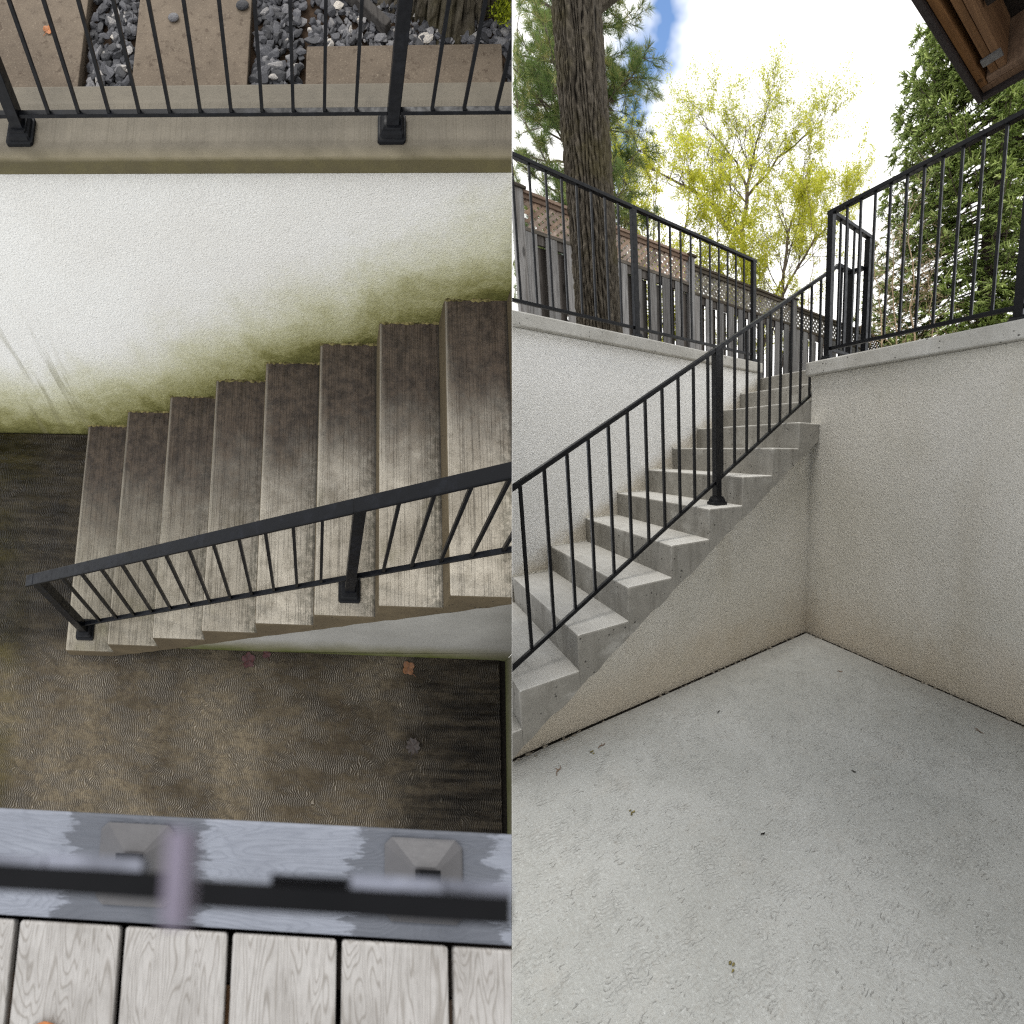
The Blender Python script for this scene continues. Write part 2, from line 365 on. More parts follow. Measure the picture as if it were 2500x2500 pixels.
def m_patio_wet():
    m = MT('patio_wet', .3, .10)
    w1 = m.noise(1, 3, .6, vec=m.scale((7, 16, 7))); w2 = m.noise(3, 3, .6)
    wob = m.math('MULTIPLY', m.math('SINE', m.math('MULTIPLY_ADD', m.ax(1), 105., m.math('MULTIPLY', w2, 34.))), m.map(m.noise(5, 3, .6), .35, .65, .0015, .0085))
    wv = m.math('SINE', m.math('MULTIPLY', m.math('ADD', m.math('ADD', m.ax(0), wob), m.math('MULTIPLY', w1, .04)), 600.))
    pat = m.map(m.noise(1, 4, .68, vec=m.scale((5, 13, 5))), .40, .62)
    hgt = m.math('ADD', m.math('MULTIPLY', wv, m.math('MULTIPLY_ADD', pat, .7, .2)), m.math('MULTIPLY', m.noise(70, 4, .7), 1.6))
    col = m.mix(m.map(m.noise(1.5, 5, .66, dist=.5), .3, .68), S(70, 61, 46), S(130, 118, 97))
    col = m.mix(m.map(m.noise(38, 5, .75), .45, .7, 0, .65), col, S(62, 52, 43))
    col = m.mix(m.math('MULTIPLY', pat, m.map(wv, .2, .95, 0, .55)), col, S(192, 184, 172)); col = m.mix(m.map(wv, -.2, -.95, 0, .4), col, S(44, 36, 30))  # pale ripple lines: glints of the wet floor painted into the colour
    rag = m.math('MULTIPLY', m.noise(2.4, 6, .66), .5); row = m.map(m.noise(1, 3, .6, vec=m.scale((2.5, 26, 3))), .35, .65, .75, 1)
    dk = m.math('MAXIMUM', m.map(m.math('ADD', m.ax(0), m.math('MULTIPLY', rag, 1.8)), -.50, .12), m.map(m.math('ADD', m.ax(1), m.math('MULTIPLY', rag, .5)), -.04, .2, 0, .85))
    dk2 = m.math('MULTIPLY', m.map(m.math('ADD', m.ax(1), rag), .25, .8, 0, .7), m.map(m.math('SUBTRACT', m.ax(0), m.math('MULTIPLY', rag, .4)), -3.02, -2.86))
    dk3 = m.map(m.noise(1.9, 5, .66, vec=m.scale((1, 1.6, 1), (7, 3, 1))), .5, .72, 0, .45)
    dk = m.math('MULTIPLY', m.math('MAXIMUM', dk, m.math('MAXIMUM', dk2, dk3)), row)
    gr = m.math('MULTIPLY', m.map(m.math('ADD', m.ax(0), m.math('MULTIPLY', rag, .5)), -2.5, -2.85), m.map(m.noise(3.4, 4, .6), .3, .6))
    col = m.mix(m.math('MULTIPLY', gr, .85), col, S(84, 76, 26))
    col = m.mix(m.math('MULTIPLY', dk, .93), col, S(9, 6, 4))
    ro = m.map(m.noise(11, 4, .6), .35, .65, .14, .36)
    return m.done(col, ro, m.bump(hgt, 1., .007))
def m_tread_wet():
    m = MT('concrete_steps_wet', .55, .3)
    br = m.noise(1, 2, .5, vec=m.scale((210, 2.2, 40))); fine = m.noise(230, 4, .75); mid = m.noise(18, 6, .74)
    col = m.mix(m.map(m.noise(3, 5, .65), .3, .7), S(154, 146, 132), S(192, 184, 169))
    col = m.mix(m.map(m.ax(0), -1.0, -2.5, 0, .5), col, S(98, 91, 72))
    col = m.mix(m.map(mid, .42, .68, 0, .4), col, S(104, 96, 80))
    col = m.mix(m.map(fine, .55, .72, 0, .6), col, S(210, 203, 189)); col = m.mix(m.map(fine, .47, .28, 0, .7), col, S(50, 44, 37))
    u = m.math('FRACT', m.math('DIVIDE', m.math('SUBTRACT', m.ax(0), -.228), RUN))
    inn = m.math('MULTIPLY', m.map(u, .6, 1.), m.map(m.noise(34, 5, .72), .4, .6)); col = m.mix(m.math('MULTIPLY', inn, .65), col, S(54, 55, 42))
    col = m.mix(m.map(m.noise(4, 5, .65), .55, .75, 0, .4), col, S(112, 108, 78))
    y = m.math('ADD', m.ax(1), m.math('MULTIPLY_ADD', m.noise(4, 6, .7), .6, -.3)); y = m.math('ADD', y, m.math('MULTIPLY', m.map(u, .0, .25), .12))
    st_ = m.mix(m.map(mid, .35, .66), S(38, 28, 21), S(82, 69, 57)); st_ = m.mix(m.map(fine, .55, .75, 0, .35), st_, S(124, 108, 92))
    col = m.mix(m.map(y, .36, .98, 0, .97), col, st_)
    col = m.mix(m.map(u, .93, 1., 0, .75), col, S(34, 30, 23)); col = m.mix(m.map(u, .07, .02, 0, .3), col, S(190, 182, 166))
    ln = m.map(br, .56, .63); col = m.mix(m.math('MULTIPLY', ln, m.map(m.noise(9, 3, .6), .35, .65, .08, .45)), col, S(52, 45, 37))
    hgt = m.math('SUBTRACT', fine, ln)
    return m.done(col, m.map(m.ax(1), .3, .8, .65, .42), m.bump(hgt, .7, .005))
def m_coping_wet():
    def ex(m, col, h):
        br = m.noise(1, 3, .6, vec=m.scale((190, 4, 30)))
        zone = m.map(m.math('ABSOLUTE', m.math('SUBTRACT', m.ax(1), 1.19)), .085, .07)
        col = m.mix(m.math('MULTIPLY', zone, m.map(br, .45, .7, 0, .4)), col, S(80, 74, 60)); h = m.math('ADD', h, m.math('MULTIPLY', zone, br))
        z = m.math('ADD', m.ax(2), m.math('MULTIPLY', m.noise(14, 5, .65), -.02))
        g = m.math('MULTIPLY', m.map(m.ax(1), 1.066, 1.056), m.map(z, 2.262, 2.238))
        col = m.mix(m.math('MULTIPLY', g, .93), col, m.mix(m.map(m.noise(9, 5, .7), .35, .65), S(36, 33, 11), S(62, 58, 24)))
        col = m.mix(m.map(m.ax(1), 1.115, 1.055, 0, .35), col, S(126, 116, 84)); return col, h
    return concrete('coping_concrete_wet', S(90, 84, 73), S(112, 105, 92), False, .7, .3, ex, .4)
def m_paver():
    def ex(m, col, h):
        sp_ = m.map(m.noise(34, 4, .7), .56, .68); col = m.mix(m.math('MULTIPLY', sp_, .55), col, S(60, 46, 34)); col = m.mix(m.map(m.noise(150, 3, .7), .55, .75, 0, .45), col, S(158, 146, 128)); return col, h
    return concrete('paver_concrete', S(84, 73, 61), S(108, 96, 82), False, .8, .25, ex, .4)
def m_black(name='black_powder_coat', rough=.42):
    m = MT(name, rough, .16)
    col = m.mix(m.map(m.noise(22, 5, .7), .5, .75), S(14, 15, 18), S(24, 26, 30))
    return m.done(col, m.map(m.noise(40, 4, .6), .3, .7, rough - .08, rough + .1), m.bump(m.noise(400, 2), .08, .002))
def m_black_wet():
    m = MT('black_rail_worn', .4, .14)
    col = m.mix(m.map(m.noise(14, 6, .72), .45, .8), S(13, 14, 17), S(26, 28, 34))
    sc_ = m.map(m.noise(90, 5, .8), .68, .76); col = m.mix(m.math('MULTIPLY', sc_, .4), col, S(120, 124, 130))
    return m.done(col, m.map(m.noise(40, 4, .6), .3, .7, .28, .5), m.bump(m.noise(300, 2), .08, .002))
def m_wood(name, cols, stretch=(60, 60, 3), rough=.85, knots=True):
    m = MT(name, rough, .2)
    oi = m.n('ShaderNodeObjectInfo').outputs['Random']
    g = m.noise(1, 6, .65, vec=m.scale(stretch), dist=.6); g2 = m.noise(1, 3, .6, vec=m.scale(tuple(s_ * .22 for s_ in stretch)), dist=1.2)
    col = m.mix(m.map(g, .3, .7), cols[0], cols[1]); col = m.mix(m.map(g2, .4, .7, 0, .6), col, cols[2])
    hv = m.n('ShaderNodeHueSaturation'); m.set(hv.inputs['Color'], col); m.set(hv.inputs['Value'], m.map(oi, 0, 1, .62, 1.2, False)); m.set(hv.inputs['Saturation'], m.map(m.math('FRACT', m.math('MULTIPLY', oi, 7.3)), 0, 1, .45, 1.0, False))
    col = hv.outputs[0]
    if knots:
        v = m.voro(1, vec=m.scale((6, 6, 1.6))); col = m.mix(m.map(v, .13, .06, 0, .75), col, tuple(c * .25 for c in cols[0][:3]) + (1,))
    return m.done(col, None, m.bump(g, .3, .003))
def m_plain(name, c, rough=.7, spec=.3, metal=0, var=.25, nsc=30):
    m = MT(name, rough, spec, metal)
    f = m.noise(nsc, 4, .6); col = m.mix(m.map(f, .3, .7), tuple(x * (1 - var) for x in c[:3]) + (1,), tuple(min(1, x * (1 + var)) for x in c[:3]) + (1,))
    return m.done(col, None, m.bump(f, .2, .004))
def m_tone(name, stops, rough=.7, trans=0., nsc=6., spec=.25, nstr=.5):
    m = MT(name, rough, spec)
    t = m.n('ShaderNodeAttribute', attribute_name='tone').outputs['Fac']
    f = m.math('ADD', t, m.math('MULTIPLY_ADD', m.noise(nsc, 3, .6), nstr, -nstr / 2), clamp=True)
    col = m.ramp(f, stops); m.set(m.b.inputs['Base Color'], col)
    if trans:
        tr = m.n('ShaderNodeBsdfTranslucent'); m.set(tr.inputs[0], col); mx_ = m.n('ShaderNodeMixShader'); mx_.inputs[0].default_value = trans
        m.t.links.new(m.b.outputs[0], mx_.inputs[1]); m.t.links.new(tr.outputs[0], mx_.inputs[2]); m.t.links.new(mx_.outputs[0], m.out.inputs[0])
    return m.m
def m_bark():
    m = MT('bark', .9, .15)
    g = m.noise(1, 5, .65, vec=m.scale((46, 46, 6)), dist=.8); t = m.n('ShaderNodeAttribute', attribute_name='tone').outputs['Fac']
    col = m.mix(m.map(g, .3, .7), S(58, 53, 46), S(98, 91, 80)); col = m.mix(m.map(t, .45, .1), col, S(22, 18, 14))
    ms = m.map(m.noise(2.2, 5, .65), .48, .7, 0, .55); col = m.mix(ms, col, S(76, 70, 40))
    return m.done(col, None, m.bump(g, 1., .02))
def m_deck(name, lo, hi, ax_long):
    m = MT(name, .55, .35)
    oi = m.n('ShaderNodeObjectInfo').outputs['Random']; sh = m.n('ShaderNodeCombineXYZ'); m.set(sh.inputs[1], m.math('MULTIPLY', oi, 9.)); m.set(sh.inputs[0], m.math('MULTIPLY', oi, 3.))
    add = m.n('ShaderNodeVectorMath', operation='ADD'); m.t.links.new(m.nat, add.inputs[0]); m.t.links.new(sh.outputs[0], add.inputs[1])
    mp = m.n('ShaderNodeMapping'); mp.inputs['Scale'].default_value = (22, 3.4, 10) if ax_long == 1 else (3.4, 24, 10); m.t.links.new(add.outputs[0], mp.inputs[0])
    w_ = m.noise(1.0, 2, .5, vec=mp.outputs[0], dist=.5)
    lines = m.math('PINGPONG', m.math('MULTIPLY', w_, 62.), 1.)
    grain = m.noise(1, 4, .7, vec=m.scale((420, 40, 60) if ax_long == 1 else (40, 420, 60)))
    col = m.mix(m.map(lines, .55, 1., 0, .62), hi, lo); col = m.mix(m.map(grain, .4, .75, 0, .35), col, tuple(c * .6 for c in lo[:3]) + (1,))
    col = m.mix(m.map(m.noise(11, 4, .6), .4, .7, 0, .35), col, tuple(c * .75 for c in lo[:3]) + (1,))
    hgt = m.math('ADD', lines, grain)
    if ax_long == 0:   # dark water marks round the post feet
        dx = m.math('MINIMUM', m.math('ABSOLUTE', m.math('ADD', m.ax(0), 1.278)), m.math('ABSOLUTE', m.math('ADD', m.ax(0), .893)))
        f = m.math('ADD', dx, m.math('MULTIPLY_ADD', m.noise(1, 5, .7, vec=m.scale((10, 60, 10))), .16, -.08))
        wet = m.map(f, .10, .09); col = m.mix(m.math('MULTIPLY', wet, .72), col, tuple(c * .32 for c in lo[:3]) + (1,))
    return m.done(col, None, m.bump(hgt, .25, .0015))

M = dict(
    stucco=m_stucco_dry(), stucco_white=m_stucco_white_dry(), stucco_wet=m_stucco_wet(), stucco_wet2=m_stucco_wet2(),
    steps=m_riser_dry(), treads=m_tread_dry(), steps_wet=m_tread_wet(), formed_wet=concrete('concrete_formed_wet', S(74, 64, 47), S(98, 86, 65), True, .7, .3), patio=m_patio_dry(), patio_wet=m_patio_wet(),  # stair sides darker than the treads: shade put into the colour
    coping=concrete('coping_concrete', S(160, 157, 149), S(184, 182, 176), True, .85), coping_wet=m_coping_wet(), paver=m_paver(),
    black=m_black(), black_wet=m_black_wet(), base=m_black('cast_base_cover', .5),
    fence=m_wood('fence_boards', (S(104, 102, 100), S(144, 142, 140), S(84, 78, 72))),
    fence_back=m_wood('fence_back_boards', (S(74, 68, 63), S(106, 100, 94), S(54, 48, 44))),
    lattice=m_wood('cedar_lattice', (S(150, 126, 106), S(176, 152, 132), S(120, 98, 80)), (30, 30, 30), .85, False),
    lattice_grey=m_wood('grey_lattice', (S(116, 108, 92), S(146, 138, 122), S(86, 80, 66)), (30, 30, 30), .85, False),
    trim=m_wood('mossy_trim', (S(78, 66, 52), S(104, 92, 72), S(56, 52, 34)), (6, 60, 60), .9, False),
    trim_cedar=m_wood('cedar_trim', (S(128, 98, 74), S(160, 128, 100), S(100, 76, 58)), (6, 60, 60), .9, False),
    joist=m_wood('treated_joist', (S(118, 84, 50), S(142, 102, 62), S(92, 62, 36)), (4, 60, 60), .8),
    fascia=m_plain('dark_fascia', S(40, 34, 34), .6), underdeck=m_plain('deck_underside', S(34, 28, 24), .9),
    hanger=m_plain('galvanised', S(120, 122, 124), .45, .5, .6, .15), soil=m_plain('soil', S(62, 50, 40), .95, .1, 0, .4),
    dirt=m_plain('joint_dirt', S(24, 21, 18), .95, .1, 0, .5, 90), mortar=m_plain('crumbled_mortar', S(186, 182, 170), .95, .1, 0, .3, 80),
    crumb=m_plain('crumbs', S(120, 114, 104), .95, .1, 0, .6, 30), mortar_moss=m_plain('mossy_mortar', S(104, 96, 62), .95, .1, 0, .75, 45), bark=m_bark(),
    gravel=m_tone('gravel_stone', [(0, S(44, 44, 46)), (.4, S(78, 78, 82)), (.68, S(124, 122, 122)), (.86, S(172, 166, 158)), (1, S(206, 196, 180))], .7, 0, 240, .3, .75),
    needle=m_tone('spruce_needles', [(0, S(90, 108, 62)), (.45, S(156, 176, 98)), (.8, S(200, 214, 134)), (1, S(214, 222, 158))], .6, .35),
    pine=m_tone('pine_needles', [(0, S(62, 82, 46)), (.5, S(112, 134, 74)), (.8, S(156, 158, 96)), (1, S(174, 154, 112))], .6, .3),
    leaf=m_tone('spring_leaves', [(0, S(150, 160, 52)), (.5, S(200, 204, 74)), (1, S(232, 228, 104))], .6, .5),
    twig=m_plain('grey_bark', S(98, 88, 80), .9, .1, 0, .3), vine=m_plain('pale_twigs', S(170, 150, 124), .9, .1, 0, .25),
    vine_dark=m_plain('brown_twigs', S(112, 94, 80), .9, .1, 0, .25),
    dead=m_plain('dead_leaf', S(150, 92, 48), .6, .3, 0, .35, 90), red=m_plain('red_leaf', S(62, 20, 18), .45, .4, 0, .4, 90),
    orange=m_plain('orange_leaf', S(104, 66, 32), .4, .4, 0, .35, 90), brownleaf=m_plain('brown_leaf', S(40, 30, 24), .35, .5, 0, .4, 90),
    moss=m_tone('moss', [(0, S(60, 70, 14)), (1, S(150, 160, 30))], .9), timber=m_wood('old_timber', (S(52, 48, 46), S(84, 80, 76), S(40, 36, 34)), (60, 4, 60)),
    deck=m_deck('composite_deck', S(112, 106, 99), S(160, 157, 154), 1), border=m_deck('composite_border', S(108, 112, 122), S(124, 128, 138), 0),
    skirt=m_plain('plastic_skirt', S(80, 79, 81), .4, .3, 0, .06), alu=m_plain('wet_aluminium', S(112, 114, 124), .35, .4, .4, .3, 60),
    border2=m_plain('grey_bar', S(96, 98, 106), .4, .3), barblack=m_plain('black_bar', S(10, 10, 12), .4, .1), bracket=m_plain('grey_bracket', S(104, 98, 112), .5, .3, 0, .1),
)

# ------------------------------------------------------------------ stairwell structure
def zbot(st, x): return .643 * (x - (st.a + .24)) + 1.50 + (st.c + .011)
def xn(st, k): return st.a + (k - 9) * RUN
def zt(st, k): return k * RISE + st.c

def stairs(st, mat, label, kmax, mortar, topmat=None):
    t = thing(st, 'concrete_staircase', (xn(st, 1), .5, 0), label, 'staircase')
    for k in range(1, kmax + 1):
        x0, x1, z = xn(st, k), xn(st, k + 1), zt(st, k); R_ = .013
        def prof(ins, y, jag):
            p = []
            n = 7
            for i in range(n):
                f = i / (n - 1); x = x1 + (x0 - x1) * f
                p.append((x, y, max(zbot(st, x) + (jag * rng.uniform(-.012, .009) if 0 < i < n - 1 else 0), -.03)))
            p.append((x0 + ins, y, z - R_))
            for q in (.25, .5, .75): p.append((x0 + ins + R_ * (1 - math.cos(q * math.pi / 2)), y, z - ins - R_ * (1 - math.sin(q * math.pi / 2))))
            p.append((x0 + R_ + ins, y, z - ins)); p.append((x1, y, z - ins)); return p
        jr = rng.getstate(); rings = []
        for y, ins, jag in ((-st.s, .009, 1), (-st.s + .003, .003, 1), (-st.s + .010, 0, 0), (WID - .003, 0, 0)):
            rings.append(prof(ins, y, jag))
        for i in range(1, 6): rings[1][i] = (rings[0][i][0], rings[1][i][1], rings[0][i][2])
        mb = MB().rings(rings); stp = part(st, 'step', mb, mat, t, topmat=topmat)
        if mortar and k <= 11 and stp is not None:
            mm = MB(); n = 26; a = []; b = []; c_ = []
            for i in range(n + 1):
                x = x0 + (x1 - x0) * i / n; on = rng.random() > .35; h = rng.uniform(.003, .013) if on else .001; d = rng.uniform(.004, .012) if on else .003
                a.append((x, WID - d, z + .0015)); b.append((x, WID - d * .5, z + h)); c_.append((x, WID - .001, z + h * 1.4))
            m0 = len(a)
            mm.add(a + b + c_, [(i, i + 1, m0 + i + 1, m0 + i) for i in range(n)] + [(m0 + i, m0 + i + 1, 2 * m0 + i + 1, 2 * m0 + i) for i in range(n)])
            part(st, 'mortar_seam', mm, mortar, stp)
    return t

def post_base_mb(hw=.05):
    mb = MB(); rs = []
    for h, z in ((hw, 0), (hw, .014), (hw * .95, .018), (hw * .84, .019), (hw * .80, .032), (hw * .70, .041), (hw * .66, .042), (hw * .66, .049), (hw * .6, .051)):
        c = h * .16
        rs.append([(h - c, -h, z), (h, -h + c, z), (h, h - c, z), (h - c, h, z), (-h + c, h, z), (-h, h - c, z), (-h, -h + c, z), (-h + c, -h, z)])
    return mb.rings(rs)

def rail_run(st, t, p0, p1, ztop, zbotm, mat, nbal, skip_ends=True, wtop=.04, htop=.026, wb=.022, hb=.022, bal=.0145, ext=(0, 0), zs=None):
    """p0,p1: (x,y). ztop/zbotm: functions of the position along the run giving rail centre heights"""
    p0 = np.array(p0, float); p1 = np.array(p1, float); L = np.linalg.norm(p1 - p0); d = (p1 - p0) / L
    q0 = p0 - d * ext[0]; q1 = p1 + d * ext[1]
    part(st, 'top_rail', MB().bar((*q0, ztop(q0)), (*q1, ztop(q1)), wtop, htop), mat, t, bevel=.003)
    part(st, 'bottom_rail', MB().bar((*p0, zbotm(p0)), (*p1, zbotm(p1)), wb, hb), mat, t, bevel=.0015)
    hlen = ztop(p0) - zbotm(p0)
    sh = Shared(st, 'baluster', MB().box(-bal / 2, bal / 2, -bal / 2, bal / 2, 0, hlen), mat)
    for i in range(nbal):
        p = p0 + (p1 - p0) * (i + 1) / (nbal + 1)
        sh.put((p[0], p[1], zbotm(p)), t)
def post(st, t, x, y, z0, z1, mat, basemat, w_=.044, shb=None):
    po = part(st, 'post', MB().box(x - w_ / 2, x + w_ / 2, y - w_ / 2, y + w_ / 2, z0, z1), mat, t, bevel=.002)
    if basemat is not None and po is not None:
        mb = post_base_mb(); mb.v = [(a + x, b + y, c + z0 + .002) for a, b, c in mb.v]
        part(st, 'post_base', mb, basemat, po)

# ================================================================== RIGHT: the dry stairwell seen from the patio
st = RB
pe = .0158 * -4.2 - .03; mb = MB().hexa([(-6, -4.2, -.12), (pe, -4.2, -.12), (-.03, -.03, -.12), (-6, -.03, -.12), (-6, -4.2, 0), (pe, -4.2, 0), (-.03, -.03, 0), (-6, -.03, 0)]); struct(st, 'patio', mb, M['patio'])
mb = MB().box(-6, -.001, -4.2, -.001, -.16, -.007); struct(st, 'patio_joint', mb, M['dirt'])
# stucco walls
def wall_profile(zs, y0, y1):
    mb = MB(); n = len(zs); return mb.rings([[(x, y0, z) for x, z in zs], [(x, y1, z) for x, z in zs]])
t = part(st, 'stair_wall', wall_profile([(-2.62, -.15), (0, -.15), (0, zbot(st, 0) + .03), (-2.62, zbot(st, -2.62) + .03)], 0, .14), M['stucco'], base=(-1.2, 0, 0))
tag(t, 'beige stucco wall filling the triangle beneath the dry grey stairs', 'wall')
t = thing(st, 'retaining_wall', (0, -1, 0), 'beige stucco retaining wall on the right with its corner behind the stairs', 'wall')
sh = lambda y: .0158 * y
mb = MB().hexa([(sh(-4.2), -4.2, -.15), (.2 + sh(-4.2), -4.2, -.15), (.2, 0, -.15), (0, 0, -.15), (sh(-4.2), -4.2, 1.951), (.2 + sh(-4.2), -4.2, 1.951), (.2, 0, 1.951), (0, 0, 1.951)])
part(st, 'wall_face', mb, M['stucco'], t)
part(st, 'wall_return', MB().box(.202, 1.9, -.2, -.0005, 1.2, 1.951), M['stucco'], t)
mb = MB().hexa([(-.04 + sh(-4.2), -4.2, 1.953), (.26 + sh(-4.2), -4.2, 1.953), (.26, .035, 1.953), (-.04, .035, 1.953), (-.04 + sh(-4.2), -4.2, 2.047), (.26 + sh(-4.2), -4.2, 2.047), (.26, .035, 2.047), (-.04, .035, 2.047)])
part(st, 'coping', mb, M['coping'], t, bevel=.009)
part(st, 'coping', MB().box(.262, 1.95, -.25, .034, 1.953, 2.046), M['coping'], t, bevel=.009)
t = thing(st, 'retaining_wall', (-1, 1.1, 0), 'white stucco retaining wall rising behind the dry stairs', 'wall')
part(st, 'wall_face', MB().box(-5, .615, 1.1, 1.3, -.15, 2.193), M['stucco_white'], t)
part(st, 'coping', MB().box(-5, .60, 1.05, 1.36, 2.195, 2.2875), M['coping'], t, bevel=.009)
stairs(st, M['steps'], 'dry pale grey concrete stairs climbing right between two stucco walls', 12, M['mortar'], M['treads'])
mb = MB().box(xn(st, 12) + .281, 4.2, 0.04, 1.6, 1.95, 2.149); struct(st, 'landing', mb, M['coping'])
# loose crumbs in the joint along the walls
mb = MB()
for i in range(120):
    if i % 5 < 3: x, y = rng.uniform(-2.5, 0), -.02 - abs(rng.gauss(0, .012))
    else: y = rng.uniform(-2.2, 0); x = .0158 * y - .02 - abs(rng.gauss(0, .012))
    r_ = rng.uniform(.002, .010); mb.ell((x, y, r_ * .3), (r_ * rng.uniform(.7, 1.8), r_, r_ * .5), rng.random() * 6, .6, 5, 3)
tag(part(st, 'joint_debris', mb, M['crumb'], base=(-1, 0, 0)), 'pale crumbs of mortar lying in the joint between patio and walls', 'debris', kind='stuff')
tw = [((-.281, -1.31), 1.2, .05), ((-1.872, -.193), .2, .045), ((-2.091, -.217), .9, .06), ((-.339, -.528), 2.2, .035), ((-1.25, -.35), .5, .03), ((-1.05, -1.05), 1.9, .02), ((-1.6, -1.0), 2.9, .02)]
names = ['curled dark twig on the patio nearest the right wall', 'small dark twig on the patio below the middle of the stairs', 'straight dark twig on the patio below the lowest visible step', 'tiny dark twig on the patio near the inner corner', 'tiny twig on the patio near the stair wall', 'speck of bark at the middle of the dry patio', 'dark speck in the foreground of the dry patio']
for (p, an, L), lb in zip(tw, names):
    mb = MB(); d = np.array((math.cos(an), math.sin(an), 0)); nrm = np.array((-d[1], d[0], 0)); P = np.array((*p, .004))
    mb.tube([P - d * L / 2, P - d * L * .15 + nrm * L * .12, P + d * L * .2 - nrm * L * .05, P + d * L / 2 + nrm * L * .1], [.0015, .0025, .0022, .001], 5)
    if L > .03: mb.tube([P, P + d * L * .2 + nrm * L * .35], [.002, .001], 5)
    tag(part(st, 'twig', mb, M['vine_dark'] if L > .03 else M['dirt'], base=(*p, 0)), lb, 'twig')
bud_lab = ['yellow green bud cluster fallen on the foreground of the patio', 'pale green bud fallen beside the twig on the patio', 'tiny green bud fallen near the left edge of the patio']
for p, lb in zip([(-1.963, -1.219), (-1.93, -.20), (-1.94, -.61)], bud_lab):
    mb = MB()
    for i in range(5): mb.ell((p[0] + rng.gauss(0, .007), p[1] + rng.gauss(0, .007), .004), (.006, .003, .003), rng.random() * 6, .4, 5, 3)
    tag(part(st, 'fallen_bud', mb, M['leafbud'] if 'leafbud' in M else M['mortar_moss'], base=(*p, 0)), lb, 'bud')

# railings
SY = .05
t = thing(st, 'stair_railing', (-.906, SY, zt(st, 6)), 'black steel handrail with thin balusters down the dry grey stairs', 'railing')
ztp = lambda p: .636 * p[0] + 2.585; zbt = lambda p: .636 * p[0] + 1.795
rail_run(st, t, (-3.0, SY), (.375, SY), ztp, zbt, M['black'], 29)
post(st, t, -.906, SY, zt(st, 6), ztp((-.906, 0)), M['black'], M['base'])
post(st, t, .565, .06, 2.0, 2.84, M['black'], None)
part(st, 'top_rail', MB().box(.37, .59, .038, .082, 2.809, 2.839), M['black'], t, bevel=.003)
part(st, 'top_rail', MB().box(.545, .585, -.05, .037, 2.809, 2.838), M['black'], t, bevel=.003)
for x in (.43, .50): part(st, 'baluster', MB().box(x - .008, x + .008, .05, .066, 2.05, 2.815), M['black'], t)
LY = 1.165; zc = 2.2875
t = thing(st, 'wall_railing', (-.81, LY, zc), 'black steel railing on the white wall in front of the big tree trunk', 'railing')
zl = lambda p: zc + .985; zb_ = lambda p: zc + .095
px = [-3.54, -2.18, -.81, .57]
for i in range(3): rail_run(st, t, (px[i] + .022, LY), (px[i + 1] - .022, LY), zl, zb_, M['black'], 11, ext=(.022, .022 if i < 2 else .06))
for x in px: post(st, t, x, LY, zc, zc + .972, M['black'], M['base'])
RX = .10; zr = 2.047
t = thing(st, 'wall_railing', (RX, -.06, zr), 'black steel railing on the right wall before the spruce', 'railing')
zl = lambda p: zr + 1.01; zb_ = lambda p: zr + .10
py = [-.06, -1.22, -2.4]
for i in range(2): rail_run(st, t, (RX, py[i] - .022), (RX, py[i + 1] + .022), zl, zb_, M['black'], 10, ext=(.05 if i == 0 else .022, .022))
for y in py: post(st, t, RX, y, zr, zr + 1.0, M['black'], M['base'])
rail_run(st, t, (RX + .024, -.06), (.585, -.06), lambda p: zr + 1.008, zb_, M['black'], 4, ext=(0, .05))
post(st, t, .607, -.06, zr, zr + .99, M['black'], M['base'])

# deck corner overhead
t = thing(st, 'deck_overhang', (.31, -.875, 3.3), 'dark underside corner of a raised timber deck at the top right', 'deck')
DZ = 3.37
part(st, 'fascia', MB().box(-2.6, .315, -.905, -.875, DZ - .01, 3.66), M['fascia'], t, bevel=.003)
part(st, 'fascia', MB().box(.285, .314, -3.2, -.907, DZ - .01, 3.66), M['fascia'], t, bevel=.003)
part(st, 'rim_joist', MB().box(-2.6, .236, -.945, -.908, DZ + .012, 3.6), M['joist'], t, bevel=.003)
part(st, 'rim_joist', MB().box(.24, .283, -3.2, -.909, DZ + .012, 3.6), M['joist'], t, bevel=.003)
part(st, 'rim_joist', MB().box(.192, .234, -3.2, -.949, DZ + .014, 3.6), M['joist'], t, bevel=.003)
bm_ = part(st, 'beam', MB().box(-2.6, .185, -1.007, -.972, DZ + .02, 3.6), M['joist'], t, bevel=.003)
part(st, 'beam', MB().box(-2.6, .183, -1.046, -1.010, DZ + .018, 3.6), M['joist'], t, bevel=.003)
part(st, 'joist_hanger', MB().box(.05, .10, -1.054, -.964, DZ + .008, DZ + .0165), M['hanger'], bm_)
part(st, 'joist_hanger', MB().box(-.4, -.36, -1.7, -1.62, DZ + .04, DZ + .0485), M['hanger'], t)
for i in range(5): part(st, 'joist', MB().box(-1.9 + i * .42, -1.86 + i * .42, -3.2, -1.06, DZ + .05, 3.6), M['underdeck'], t)
for i in range(16): part(st, 'deck_board', MB().box(-2.6, .28, -3.2 + i * .145, -3.2 + i * .145 + .138, 3.602, 3.628), M['underdeck'], t)

# upper garden ground
mb = MB().add([(-9, 1.34, 2.14), (30, 1.34, 2.14), (40, 40, 2.3), (-20, 40, 2.3)], [(0, 1, 2, 3)]); struct(st, 'garden_ground', mb, M['soil'])
mb = MB().add([(.27, -9, 1.9), (40, -9, 1.9), (40, 1.3, 1.95), (1.96, 1.3, 1.95), (1.96, -.26, 1.95), (.27, -.26, 1.95)], [(0, 1, 2, 3, 4, 5)]); struct(st, 'garden_ground', mb, M['soil'])

